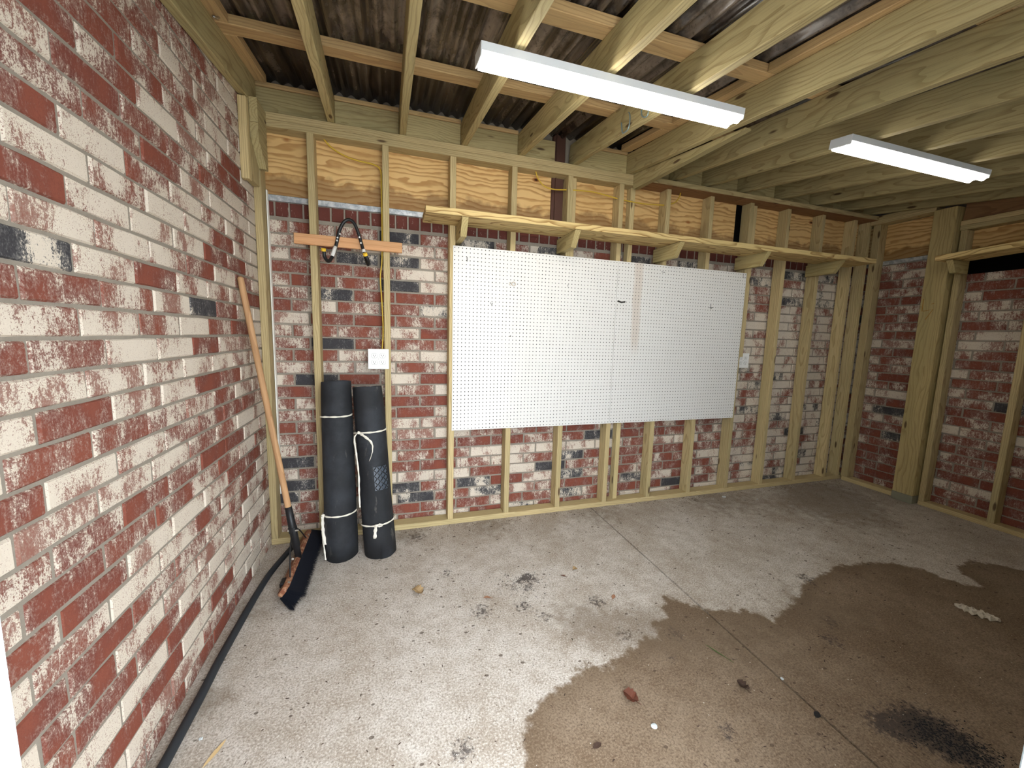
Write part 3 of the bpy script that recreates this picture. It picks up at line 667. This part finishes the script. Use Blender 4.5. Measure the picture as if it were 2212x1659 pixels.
pegboard(1.2205, 'right white pegboard with faint brown streak and pen cross', [
    ('marker_stroke', [[(1.230, 1.606), (1.262, 1.598), (1.294, 1.603)]], 'ink', 0.0065), ('marker_stroke', [[(2.073, 1.597), (2.119, 1.600)], [(2.093, 1.629), (2.098, 1.585)], [(2.098, 1.59), (2.112, 1.598)]], 'ink', 0.0018),
    ('marker_stroke', [[(2.398, 1.888), (2.401, 1.853), (2.432, 1.855)]], 'ink', 0.0014), ('marker_stroke', [[(1.60, 1.845), (1.63, 1.842)]], 'ink', 0.002)], 1)

# ---- shelves
sh = empty('wall_shelf', (1.65, -0.11, 2.015), 'long timber plank shelf on angled brackets along the back studs', 'shelf')
o = board('shelf_plank', (-0.190, -0.1165, 2.034), (3.60, -0.1165, 2.048), 0.038, 0.229, M['shelf'], None, wdir=(0, 1, 0)); adopt(sh, o)
for x, dz in ((0.040, 0), (0.774, 0.002), (1.588, 0.005), (2.398, 0.009), (3.212, 0.011)):
    o = prism('shelf_bracket', [(0.07, 1.915+dz), (-0.165, 1.915+dz), (-0.228, 2.0135+dz), (0.07, 2.0135+dz)], 'x', x-0.019, x+0.019, M['bracket']); adopt(sh, o)
sr = empty('wall_shelf', (3.76, -1.2, 2.0), 'short plank shelf fixed on the right wall beside the thick post', 'shelf')
o = board('shelf_plank', (3.745, -0.602, 2.006), (3.745, -2.0, 2.075), 0.038, 0.245, M['shelf'], None, wdir=(1, 0, 0)); adopt(sr, o)
o = prism('shelf_bracket', [(3.865, 1.895), (3.72, 1.895), (3.66, 1.985), (3.865, 1.985)], 'y', -0.690, -0.652, M['bracket']); adopt(sr, o)
o = prism('shelf_bracket', [(3.865, 1.94), (3.72, 1.94), (3.66, 2.03), (3.865, 2.03)], 'y', -1.88, -1.842, M['bracket']); adopt(sr, o)

# ---- orange wooden strip and the ladder hook it carries
tag(board('mounting_strip', (-0.911, -0.0105, 1.849), (-0.314, -0.0105, 1.846), 0.019, 0.060, M['orange'], None, wdir=(0, 0, 1)), 'orange-tinted wooden strip nailed across two studs left of the pegboard', 'wood strip')
hk = empty('utility_hook', (-0.62, -0.03, 1.85), 'black bent hanging hook with yellow tips on the orange wooden strip', 'hook')
Yh = -0.034
hp = cat([(-0.739, -0.125, 1.775), (-0.737, -0.120, 1.738), (-0.722, -0.085, 1.722), (-0.703, -0.050, 1.765), (-0.685, Yh, 1.830), (-0.668, Yh, 1.905), (-0.645, Yh, 1.955), (-0.617, Yh, 1.976), (-0.588, Yh, 1.962), (-0.567, Yh, 1.915), (-0.548, Yh, 1.850), (-0.530, -0.050, 1.780), (-0.512, -0.085, 1.722), (-0.507, -0.120, 1.735), (-0.521, -0.135, 1.765)], 6)
o = tube('hook_bar', hp, 0.0095, M['black'], hk, 10)
for p, q in (((-0.7415, -0.128, 1.769), (-0.7405, -0.133, 1.782)), ((-0.520, -0.134, 1.762), (-0.524, -0.141, 1.774))): tube('yellow_tip', [p, q], 0.0125, M['yellow'], hk, 12, smooth=False)
tube('sticker', [(-0.7065, -0.057, 1.757), (-0.690, Yh-0.006, 1.815)], 0.0104, M['sticker'], hk, 10)
tube('sticker', [(-0.5335, -0.047, 1.795), (-0.5365, -0.042, 1.812)], 0.0102, M['sticker'], hk, 10)
for p in ((-0.6800, 1.850), (-0.6765, 1.866), (-0.550, 1.848), (-0.5575, 1.880), (-0.663, 1.888)): tube('screw', [(p[0], Yh-0.006, p[1]), (p[0], Yh-0.0125, p[1])], 0.005, M['bolt'], hk, 8, smooth=False)
shift(hk)

# ---- electrical outlets
def outlet(cx, y, cz, label, ycab=None):
    t = empty('power_outlet', (cx, y, cz), label, 'power outlet', 'double outlets on the back wall')
    bm = bmesh.new(); bm_box(bm, -0.058, 0.058, 0.0, 0.055, -0.056, 0.056); finish('outlet_box', bm, M['hookm'], t)
    bm = bmesh.new(); bm_box(bm, -0.0625, 0.0625, -0.007, 0.0, -0.0635, 0.0635, 0.003); finish('cover_plate', bm, M['white'], t)
    for sx in (-0.024, 0.024):
        for sz in (-0.021, 0.021):
            bm = bmesh.new(); pts = []
            for k in range(20):
                a = 2*math.pi*k/20; pts.append((sx+0.0175*math.cos(a), sz+max(-0.0135, min(0.0135, 0.0175*math.sin(a)))))
            A = [bm.verts.new((p[0], -0.007, p[1])) for p in pts]; B = [bm.verts.new((p[0]*1, -0.0085, p[1])) for p in pts]
            bm.faces.new(B)
            for k in range(20): bm.faces.new((A[k], A[(k+1) % 20], B[(k+1) % 20], B[k]))
            bmesh.ops.recalc_face_normals(bm, faces=bm.faces); so = finish('socket', bm, M['white'], t)
            bm = bmesh.new()
            for dx, h in ((-0.0062, 0.0045), (0.0062, 0.0035)): bm_box(bm, sx+dx-0.0012, sx+dx+0.0012, -0.0093, -0.0082, sz+0.0025-h, sz+0.0025+h)
            tube_bm(bm, [(sx, -0.0093, sz-0.0075), (sx, -0.0082, sz-0.0075)], 0.0024, 8); finish('socket_slots', bm, M['slot'], so)
            # outline groove around the socket
            bm = bmesh.new(); tube_bm(bm, [(p[0], -0.0074, p[1]) for p in pts+pts[:1]], 0.0009, 4, caps=False); finish('socket_rim', bm, M['slot'], so)
    for s in (-1, 1):
        bm = bmesh.new(); tube_bm(bm, [(0, -0.0085, s*0.0), (0, -0.0068, s*0.0)], 0.003, 8)
        if s == 1: finish('plate_screw', bm, M['bolt'], t)
        else: bm.free()
    return t
outlet(-0.462, -0.004, 1.159, 'white four-socket outlet above the black rolled mats')
outlet(2.536, 0.040, 1.168, 'white four-socket outlet just right of the pegboard')

# ---- yellow cables
tag(tube('electrical_cable', cat([(-0.758, 0.06, 2.450), (-0.711, 0.06, 2.399), (-0.636, 0.06, 2.362), (-0.559, 0.058, 2.345), (-0.481, 0.05, 2.335), (-0.437, 0.035, 2.304), (-0.4315, 0.035, 2.216), (-0.431, 0.03, 1.889), (-0.4355, 0.03, 1.75), (-0.445, 0.026, 1.666), (-0.437, 0.03, 1.50), (-0.4325, 0.03, 1.34), (-0.440, 0.03, 1.217)], 6), 0.0045, M['cable'], None, 8), 'yellow cable down the stud to the outlet above the mats', 'cable')
tag(tube('electrical_cable', cat([(0.562, 0.03, 2.440), (0.58, 0.03, 2.395), (0.626, 0.028, 2.35), (0.695, 0.028, 2.338), (0.789, 0.03, 2.347), (0.889, 0.03, 2.356), (1.016, 0.03, 2.360), (1.187, 0.03, 2.342), (1.266, 0.03, 2.336), (1.425, 0.03, 2.332), (1.589, 0.03, 2.342), (1.651, 0.03, 2.353), (1.712, 0.03, 2.381), (1.742, 0.03, 2.422), (1.749, 0.03, 2.450)], 6), 0.0045, M['cable'], None, 8), 'yellow cable threaded sideways through the studs above the long shelf', 'cable')

# ---- small hooks on the rafters
def hook(pts, r, mat, label, grp='small metal hooks on the rafters'): return tag(tube('rafter_hook', cat(pts, 5), r, M[mat], None, 8), label, 'hook', grp)
hook([(0.818, -0.66, 2.510), (0.812, -0.685, 2.49), (0.808, -0.697, 2.455), (0.806, -0.697, 2.425), (0.805, -0.684, 2.409), (0.805, -0.645, 2.412), (0.805, -0.632, 2.43), (0.806, -0.620, 2.475)], 0.0035, 'hookm', 'left one of two blue-grey hooks just under the long left light')
hook([(0.815, -0.80, 2.49), (0.808, -0.797, 2.455), (0.806, -0.803, 2.425), (0.805, -0.826, 2.402), (0.805, -0.852, 2.397), (0.806, -0.858, 2.42), (0.806, -0.850, 2.45)], 0.0035, 'hookm', 'right one of two blue-grey hooks just under the long left light')
hook([(-1.060, -0.553, 2.626), (-1.043, -0.553, 2.620), (-1.038, -0.556, 2.590), (-1.038, -0.586, 2.558), (-1.038, -0.624, 2.538)], 0.005, 'silver', 'shiny silver hook at the top left rafter')
hook([(1.612, -1.600, 2.448), (1.607, -1.600, 2.44), (1.600, -1.598, 2.39), (1.599, -1.594, 2.345), (1.599, -1.585, 2.335), (1.599, -1.573, 2.345), (1.600, -1.570, 2.385)], 0.005, 'teal', 'dull green hook on a rafter at the upper right')

# ---- rolled rubber mats
def mat_roll(base, top, rb, rt_, label, straps, patch=None, flap=0.3, seed=1):
    t = empty('rolled_mat', base, label, 'rolled mat', 'black mats leaning on the studs')
    B = Vector(base); T = Vector(top); ax = (T-B); L = ax.length; ax.normalize()
    u = Vector((1, 0, 0)); u = (u-ax*u.dot(ax)).normalized(); v = ax.cross(u); rgn = random.Random(seed)
    def P(a, s, r): return u*math.cos(a)*r+v*math.sin(a)*r+ax*s
    # outer wrap as a spiral sheet with thickness
    turns = 3.4; n = 150; sheet = 0.008
    hs = [0, 0.004, 0.1, 0.25, 0.4, 0.55, 0.7, 0.85, 0.996, 1.0]
    bm = bmesh.new(); grid = []
    for k in range(n+1):
        th = k/n*turns*2*math.pi; row = []
        for h in hs:
            R = rb+(rt_-rb)*h; r = R-(turns*2*math.pi-th)/(2*math.pi)*0.0135
            r *= 1+0.02*math.sin(3*th+h*5)+0.015*math.sin(2*th-h*4+seed)
            s = h*L+(0.006*math.sin(th*1.3+seed) if h in (0, 1.0) else 0)+(0.012*(k/n) if h > 0.99 else 0)
            a = th+flap+h*0.12; q = P(a, s, r)
            if h < 0.01:                       # keep the foot flat on the floor
                w_ = B+q
                if True: q = q+ax*((0.0005-w_.z)/ax.z)
            row.append(bm.verts.new(q))
        grid.append(row)
    for a, b in zip(grid, grid[1:]):
        for j in range(len(hs)-1): bm.faces.new((a[j], a[j+1], b[j+1], b[j]))
    g = bmesh.ops.solidify(bm, geom=list(bm.faces), thickness=-0.005) if False else None
    ob = finish('mat_sheet', bm, M['rubber'], t, True)
    md = ob.modifiers.new('thick', 'SOLIDIFY'); md.thickness = 0.006; md.offset = -1
    for h, kind in straps:
        R = rb+(rt_-rb)*h; rr = R*1.035+0.003
        pts = [P(2*math.pi*k/36, h*L+0.006*math.sin(2*math.pi*k/36+1)+0.004*math.sin(4*math.pi*k/36), rr*(1+0.02*math.sin(6*math.pi*k/36+h*5)+0.0)) for k in range(37)]
        ribbon('tie_tape', pts, ax, 0.009, 0.0016, M['cloth'], t)
        def fr(da, dz, ex=0.004): return P(-math.pi/2+da, h*L+dz, rr+ex)
        if kind == 'left_tail':                 # knot at the left edge, two ends hanging
            kp = fr(-1.05, 0)
            tube('knot', [kp+Vector((-0.006, 0, 0)), kp+Vector((0.004, -0.003, 0.003)), kp+Vector((0.01, 0, 0))], [0.006, 0.009, 0.006], M['cloth'], t, 8)
            ribbon('tape_end', cat([kp, fr(-1.08, -0.05), fr(-1.02, -0.10), fr(-0.85, -0.165)], 5), (1, 0.3, 0), 0.015, 0.0016, M['cloth'], t)
            ribbon('tape_end', cat([kp, fr(-1.16, -0.06), fr(-1.14, -0.13), fr(-0.95, -0.20), fr(-0.75, -0.248, 0.012)], 5), (1, 0.3, 0), 0.008, 0.0016, M['cloth'], t)
        if kind == 'long_tail':
            kp = fr(-0.70, 0)
            tube('knot', [kp+Vector((-0.006, 0, 0)), kp+Vector((0.002, -0.003, 0.003)), kp+Vector((0.01, 0, 0))], [0.006, 0.009, 0.006], M['cloth'], t, 8)
            ribbon('tape_end', cat([kp, fr(-0.35, -0.015, 0.012), fr(0.05, -0.06, 0.012), fr(0.08, -0.11, 0.010), fr(-0.12, -0.165, 0.006)], 6), (0.6, 0, 1), 0.013, 0.0016, M['cloth'], t)
            ribbon('tape_end', cat([kp, fr(-0.98, -0.03, 0.012), fr(-0.95, -0.12, 0.010), fr(-0.88, -0.25, 0.010), fr(-0.95, -0.35, 0.012), fr(-1.0, -0.44, 0.012)], 6), (1, 0, 0.2), 0.009, 0.0016, M['cloth'], t)
        if kind == 'bow':
            kp = fr(-0.05, 0); tube('knot', [kp+Vector((-0.008, 0, 0)), kp+Vector((0, -0.003, 0)), kp+Vector((0.010, 0, 0))], [0.005, 0.008, 0.005], M['cloth'], t, 8)
            ribbon('tape_end', cat([kp, fr(-0.12, -0.03), fr(-0.18, -0.075)], 5), (1, 0, 0), 0.017, 0.0016, M['cloth'], t)
            ribbon('tape_end', cat([kp, fr(0.15, 0.006, 0.01), fr(0.30, -0.004, 0.006), fr(0.12, -0.008, 0.008), kp], 5), (0, 0.2, 1), 0.008, 0.0016, M['cloth'], t)
    if patch:
        h0, h1, a0, a1 = patch; R = rb+(rt_-rb)*(h0+h1)/2*1.0; bm = bmesh.new(); N = 10; rows = []
        for j in range(N+1):
            a = -math.pi/2+a0+(a1-a0)*j/N; rows.append([bm.verts.new(P(a, s*L, R*1.04+0.002)) for s in (h0, h1)]+[bm.verts.new(P(a, s*L, R*1.0)) for s in (h1, h0)])
        for p_, q_ in zip(rows, rows[1:]):
            for k in range(4): bm.faces.new((p_[k], p_[(k+1) % 4], q_[(k+1) % 4], q_[k]))
        bm.faces.new(rows[0]); bm.faces.new(rows[-1][::-1]); bmesh.ops.recalc_face_normals(bm, faces=bm.faces)
        pt = finish('tread_patch', bm, M['tread'], t, False)
        bm = bmesh.new()                        # raised tread bars in a weave
        cols, rws = 5, 8
        for i in range(cols):
            for j in range(rws):
                ca = -math.pi/2+a0+(a1-a0)*(i+0.5)/cols; cs = h0*L+(h1-h0)*L*(j+0.5)/rws; d = 1 if (i+j) % 2 else -1
                da = 0.085; ds = 0.010*d
                tube_bm(bm, [P(ca-da, cs-ds, R*1.04+0.002), P(ca, cs, R*1.04+0.0055), P(ca+da, cs+ds, R*1.04+0.002)], [0.0012, 0.0030, 0.0012], 5)
        tb = finish('tread_bars', bm, M['black'], pt); tb['kind'] = 'stuff'
    return t
mat_roll((-0.684, -0.215, 0), (-0.702, -0.095, 1.018), 0.092, 0.080, 'left taller black rolled mat tied with white tape near the broom', [(0.815, 'plain'), (0.255, 'left_tail')], None, flap=-2.2, seed=1)
mat_roll((-0.462, -0.235, 0), (-0.528, -0.105, 0.985), 0.094, 0.086, 'right black rolled mat showing a tread-pattern patch and tape bow', [(0.745, 'long_tail'), (0.195, 'bow')], (0.395, 0.535, 0.05, 0.95), flap=-1.0, seed=4)

# ---- hose on the floor
tag(tube('garden_hose', cat([(-0.962, -0.015, 0.017), (-0.970, -0.06, 0.0155), (-0.985, -0.14, 0.0155), (-1.022, -0.33, 0.0155), (-1.038, -0.52, 0.0155), (-1.046, -0.74, 0.0155), (-1.051, -0.93, 0.0155), (-1.050, -1.1, 0.0155), (-1.053, -1.3, 0.0155), (-1.058, -1.7, 0.0155), (-1.03, -2.2, 0.0155)], 6), 0.015, M['hose'], None, 10), 'flat black hose lying along the foot of the left brick wall', 'hose')

# ---- push broom
def broom():
    t = empty('push_broom', (-0.86, -0.37, 0), 'push broom with wooden handle and dark bristles leaning in the left corner', 'broom')
    y0, y1 = -0.665, -0.070; th = math.radians(52)          # head tipped: bristles point down and to the right
    cx, cz = -0.888, 0.094
    def rp(x, z): return (cx+x*math.cos(th)-z*math.sin(th), cz+x*math.sin(th)+z*math.cos(th))
    # block with rounded ends
    bm = bmesh.new(); prof = [(-0.030, -0.010), (0.030, -0.010), (0.030, 0.006), (0.022, 0.013), (-0.022, 0.013), (-0.030, 0.006)]; rows = []
    for y, k in ((y0, 0.45), (y0+0.008, 0.8), (y0+0.025, 1), (y1-0.025, 1), (y1-0.008, 0.8), (y1, 0.45)):
        rows.append([bm.verts.new((rp(p[0]*k, p[1])[0], y, rp(p[0]*k, p[1])[1])) for p in prof])
    for a, b in zip(rows, rows[1:]):
        for i in range(6): bm.faces.new((a[i], a[(i+1) % 6], b[(i+1) % 6], b[i]))
    bm.faces.new(rows[0]); bm.faces.new(rows[-1][::-1]); bmesh.ops.recalc_face_normals(bm, faces=bm.faces)
    o = finish('broom_block', bm, M['block'], t)
    # bristles
    bm = bmesh.new(); r2 = random.Random(5)
    prof = [(-0.026, -0.010), (0.026, -0.010), (0.032, -0.082), (-0.024, -0.082)]
    A = [bm.verts.new((rp(*p)[0], y0+0.01, max(0.004, rp(*p)[1]))) for p in prof]; Bv = [bm.verts.new((rp(*p)[0], y1-0.01, max(0.004, rp(*p)[1]))) for p in prof]
    bm.faces.new(A[::-1]); bm.faces.new(Bv)
    for i in range(4): bm.faces.new((A[i], A[(i+1) % 4], Bv[(i+1) % 4], Bv[i]))
    for k in range(5200):
        u = r2.uniform(-0.027, 0.027); y = r2.uniform(y0+0.006, y1-0.006); ln = r2.uniform(0.088, 0.102); sp = u*0.45+r2.uniform(-0.006, 0.006)
        if k % 3: u = r2.choice((-1, 1))*r2.uniform(0.022, 0.028); sp = u*0.45+r2.uniform(-0.004, 0.004)
        if k % 11 == 0: y = r2.choice((y0+0.004, y1-0.004))
        a = rp(u, -0.008); b = rp(u+sp, -ln*0.6); c = rp(u+sp*1.8, -ln); dy = r2.uniform(-0.008, 0.008)+(0.012 if y > y1-0.02 else -0.012 if y < y0+0.02 else 0)
        wv = 0.0014
        p = [Vector((a[0], y, a[1])), Vector((b[0], y+dy*0.4, b[1])), Vector((c[0], y+dy, max(0.002, c[1])))]
        v1 = [bm.verts.new(q+Vector((0, -wv, 0))) for q in p[:2]]; v2 = [bm.verts.new(q+Vector((0, wv, 0))) for q in p[:2]]; tip = bm.verts.new(p[2])
        bm.faces.new((v1[0], v2[0], v2[1], v1[1])); bm.faces.new((v1[1], v2[1], tip))
    o = finish('bristles', bm, M['bristle'], t); o['kind'] = 'stuff'
    # handle and steel-black socket with its braces
    hb = Vector((-0.872, -0.385, 0.100)); ht = Vector((-1.088, -0.335, 1.578)); d = (ht-hb).normalized()
    o = tube('socket', [hb, hb+d*0.07, hb+d*0.075, hb+d*0.20, hb+d*0.30], [0.016, 0.016, 0.019, 0.019, 0.017], M['black'], t, 12)
    bm = bmesh.new(); tube_bm(bm, [Vector((s, 0, 0)) for s in (0.26, 0.3, 0.9, 1.40, 1.485, 1.4935)], [0.0145, 0.0155, 0.0148, 0.0145, 0.014, 0.009], 14)
    h = finish('broom_handle', bm, M['handle'], t, True); h.matrix_local = Matrix.Translation(hb) @ d.to_track_quat('X', 'Z').to_matrix().to_4x4()
    for s in (-1, 1):
        o = tube('brace_rod', cat([hb+d*0.17, hb+d*0.12+Vector((0, s*0.10, 0)), Vector((-0.872, hb.y+s*0.20, 0.112)), Vector((-0.872, hb.y+s*0.235, 0.104))], 6), 0.0035, M['black'], t, 8)
        tube('bolt', [Vector((-0.872, hb.y+s*0.235, 0.106)), Vector((-0.868, hb.y+s*0.235, 0.120))], 0.006, M['bolt'], t, 8, smooth=False)
    tube('clamp', [hb+d*0.155, hb+d*0.185], 0.0215, M['black'], t, 12, smooth=False)
    tube('bolt', [hb+d*0.17+Vector((-0.024, -0.010, 0)), hb+d*0.17+Vector((0.030, -0.014, 0))], 0.0045, M['bolt'], t, 8, smooth=False)
    tube('bolt', [hb+d*0.02+Vector((-0.02, -0.028, 0.0)), hb+d*0.02+Vector((-0.02, -0.034, 0.004))], 0.006, M['bolt'], t, 8, smooth=False)
    bm = bmesh.new(); q = rp(-0.002, 0.016); bm_box(bm, q[0]-0.010, q[0]+0.012, y0+0.05, y0+0.105, q[1]-0.014, q[1]+0.010, 0.004); finish('end_bracket', bm, M['black'], t)
    shift(t); return t
def blockmat():
    s = NT('worn_red_brown_block'); P = s.world(); a, _ = s.noise(P, 45, 4, 0.7); b, _ = s.noise(P, 12, 2)
    col = s.mix(s.sstep(a, 0.45, 0.6), lin(122, 76, 54), lin(172, 134, 104)); col = s.mix(s.math('MULTIPLY', b, 0.5), col, lin(112, 66, 44)); return s.fin(col, 0.7)
M['block'] = blockmat()
broom()

# ---- leaves and litter
def leaf(name, x, y, L, W, mat, label, rot, curl=0.35, lobes=0, ct='leaf'):
    bm = bmesh.new(); n = 9; r3 = random.Random(int(x*1000)); top = []; mid = []; bot = []
    for i in range(n+1):
        t = i/n; wv = W*math.sin(math.pi*t)**0.75*(1+0.35*(i % 2) if lobes else 1)*r3.uniform(0.85, 1.1); xx = (t-0.5)*L
        z = 0.0022+curl*W*abs(math.sin(3*t+rot))*0.5
        mid.append(bm.verts.new((xx, 0, z))); top.append(bm.verts.new((xx, wv/2, z+curl*wv*0.55*r3.uniform(0.6, 1.2)))); bot.append(bm.verts.new((xx, -wv/2, z+curl*wv*0.35*r3.uniform(0.3, 1.1))))
    for i in range(n):
        bm.faces.new((mid[i], mid[i+1], top[i+1], top[i])); bm.faces.new((bot[i], bot[i+1], mid[i+1], mid[i]))
    g = bmesh.ops.extrude_face_region(bm, geom=list(bm.faces)); bmesh.ops.translate(bm, verts=[v for v in g['geom'] if isinstance(v, bmesh.types.BMVert)], vec=(0, 0, 0.0007)); bmesh.ops.recalc_face_normals(bm, faces=bm.faces)
    tube_bm(bm, [(-L/2-L*0.18, 0.0, 0.0028), (-L/2, 0, 0.003), (0, 0, mid[n//2].co.z+0.0005)], 0.0008, 4)
    o = finish(name, bm, M[mat], None, False); o.location = (x, y, 0); o.rotation_euler = (0, 0, rot); return tag(o, label, ct, 'dry leaves on the concrete')
leaf('dry_leaf', -0.268, -0.690, 0.062, 0.052, 'leaf_tan', 'curled tan leaf on the concrete right of the mats', 2.4, 0.6, 1)
leaf('dry_leaf', 0.448, -1.503, 0.060, 0.046, 'leaf_brown', 'glossy reddish brown leaf on the damp concrete near the bottom edge', 2.2, 0.5, 1)
leaf('dry_leaf', 0.899, -1.580, 0.048, 0.038, 'leaf_dark', 'dark shrivelled leaf left of the floor joint, lowest dark leaf', 1.8, 0.5, 1)
leaf('dry_leaf', 0.697, -0.984, 0.040, 0.020, 'leaf_orange', 'small pale orange leaf in the middle of the floor', 0.8, 0.2)
leaf('dry_leaf', 0.613, -0.712, 0.032, 0.024, 'leaf_tan', 'little tan leaf scrap right of the black soot spots', 0.3, 0.4, 1)
leaf('dry_leaf', 0.520, -0.755, 0.030, 0.012, 'leaf_brown', 'narrow brown leaf scrap just right of the black soot spots', 2.6, 0.3)
leaf('dry_leaf', 0.067, -0.825, 0.042, 0.018, 'leaf_orange', 'thin pinkish leaf between the tan leaf and soot spots', 2.9, 0.5)
leaf('dry_leaf', 0.243, -1.619, 0.036, 0.018, 'leaf_dark', 'small dark leaf at the bottom edge, left of the reddish leaf', 0.2, 0.1)
leaf('dry_leaf', 1.063, -1.742, 0.034, 0.020, 'black', 'small black flat scrap touching the floor joint', 0.4, 0.05, ct='scrap')
leaf('grass_blade', 0.935, -1.416, 0.100, 0.006, 'grass', 'single green grass blade on the damp floor left of the joint', 1.93, 0.3, ct='grass blade')
leaf('wood_sliver', -0.928, -1.308, 0.085, 0.014, 'straw', 'pale wood sliver on the floor beside the black hose', 1.15, 0.05, ct='wood sliver')
def crumb(name, x, y, r, mat, label, ct, grp=None, flat=0.5, sx=1.0):
    bm = bmesh.new(); bmesh.ops.create_icosphere(bm, subdivisions=2, radius=r); r3 = random.Random(int(abs(x*977+y*131)))
    for v in bm.verts:
        k = 1+0.35*noise.noise(v.co*(2.2/r)+Vector((x*10, y*10, 0))); v.co = Vector((v.co.x*k*sx, v.co.y*k, v.co.z*k*flat))
    zm = min(v.co.z for v in bm.verts)
    for v in bm.verts: v.co.z -= zm
    o = finish(name, bm, M[mat]); o.location = (x, y, 0.0); return tag(o, label, ct, grp)
crumb('paper_scrap', 0.466, -1.616, 0.011, 'paper', 'white crumpled scrap on the damp floor right of the reddish leaf', 'scrap', 'pale bits on the floor', 0.3)
crumb('plaster_chip', 2.581, -0.199, 0.007, 'paper', 'small white chip by the wall, left of the larger one', 'chip', 'pale bits on the floor')
crumb('plaster_chip', 2.330, -0.095, 0.013, 'paper', 'larger white chip by the bottom plate right of the pegboard', 'chip', 'pale bits on the floor', 0.5, 1.4)
crumb('pebble', -0.989, -1.245, 0.006, 'paper', 'tiny white pebble next to the black hose', 'pebble', 'pale bits on the floor')
crumb('pebble', 1.083, -1.594, 0.006, 'paper', 'tiny white pebble lying in the floor joint', 'pebble', 'pale bits on the floor')
bm = bmesh.new(); G = []
for i in range(19):
    row = []
    for j in range(10):
        u, v = i/18-0.5, j/9-0.5; ww = 0.036*(1-(2*u)**2*0.75)*(1+0.35*math.sin(i*1.9)); x, y = u*0.150, v*2*ww
        z = 0.004+0.022*abs(noise.noise(Vector((u*9, v*5, 1.3))))*(1-abs(2*v)**3)+0.012*max(0, noise.noise(Vector((u*22, v*11, 5))))
        row.append(bm.verts.new((x+0.006*noise.noise(Vector((u*14, v*14, 2))), y+0.006*noise.noise(Vector((u*14, v*14, 9))), z)))
    G.append(row)
for a, b in zip(G, G[1:]):
    for j in range(9): bm.faces.new((a[j], b[j], b[j+1], a[j+1]))
g2 = bmesh.ops.extrude_face_region(bm, geom=list(bm.faces)); bmesh.ops.translate(bm, verts=[q for q in g2['geom'] if isinstance(q, bmesh.types.BMVert)], vec=(0, 0, -0.0035)); bmesh.ops.recalc_face_normals(bm, faces=bm.faces)
o = finish('plastic_film', bm, M['plastic']); o.location = (2.42, -1.575, 0.0); o.rotation_euler = (0, 0, -1.15); tag(o, 'crumpled pale plastic film on the dark damp floor at the right', 'plastic film')
# litter flecks nobody could count
def flecks(name, pts, mat, label, ct):
    bm = bmesh.new(); r4 = random.Random(9)
    for x, y, L, W in pts:
        a = r4.uniform(0, math.pi); c, s = math.cos(a), math.sin(a); h = r4.uniform(0.0008, 0.0028)
        q = [(-L/2, 0), (-L*0.1, -W/2), (L/2, -W*0.1), (L*0.15, W/2)]
        vs = [bm.verts.new((x+p[0]*c-p[1]*s, y+p[0]*s+p[1]*c, 0.0006)) for p in q]; tp = bm.verts.new((x, y, h+0.0006))
        for i in range(4): bm.faces.new((vs[i], vs[(i+1) % 4], tp))
        bm.faces.new(vs[::-1])
    o = finish(name, bm, M[mat]); o['kind'] = 'stuff'; return tag(o, label, ct)
r5 = random.Random(21); pts = []
for _ in range(2600):
    x, y = r5.uniform(-1.0, 3.8), r5.uniform(-2.2, 0.0)
    if noise.noise(Vector((x*1.7, y*1.7, 3))) < r5.uniform(-0.5, 0.25)-0.1: continue
    k = r5.random()**3; pts.append((x, y, 0.003+0.017*k, 0.0015+0.0035*k))
for _ in range(500): pts.append((r5.uniform(-1.0, 3.8), -abs(r5.gauss(0, 0.06))-0.004, r5.uniform(0.003, 0.014), r5.uniform(0.002, 0.006)))
flecks('plant_litter', pts, 'litter', 'dark plant litter flecks scattered over the concrete', 'litter')
pts = []
for _ in range(900):
    t_ = r5.random(); x = 1.375+0.07*t_+r5.gauss(0, 0.045); y = -1.86-0.16*t_+r5.gauss(0, 0.028); pts.append((x, y, r5.uniform(0.003, 0.010), r5.uniform(0.002, 0.007)))
for _ in range(160): pts.append((0.27+r5.gauss(0, 0.07), -0.76+r5.gauss(0, 0.07), r5.uniform(0.002, 0.009), r5.uniform(0.002, 0.006)))
flecks('charcoal_crumbs', pts, 'charcoal', 'black crumbs heaped right of the floor joint at bottom right', 'crumbs')
pts = [(r5.uniform(-1.0, 3.8), r5.uniform(-2.2, -0.01), r5.uniform(0.002, 0.006), r5.uniform(0.0015, 0.004)) for _ in range(420)]
flecks('pale_grit', pts, 'grit', 'pale grit scattered thinly over the concrete', 'grit')
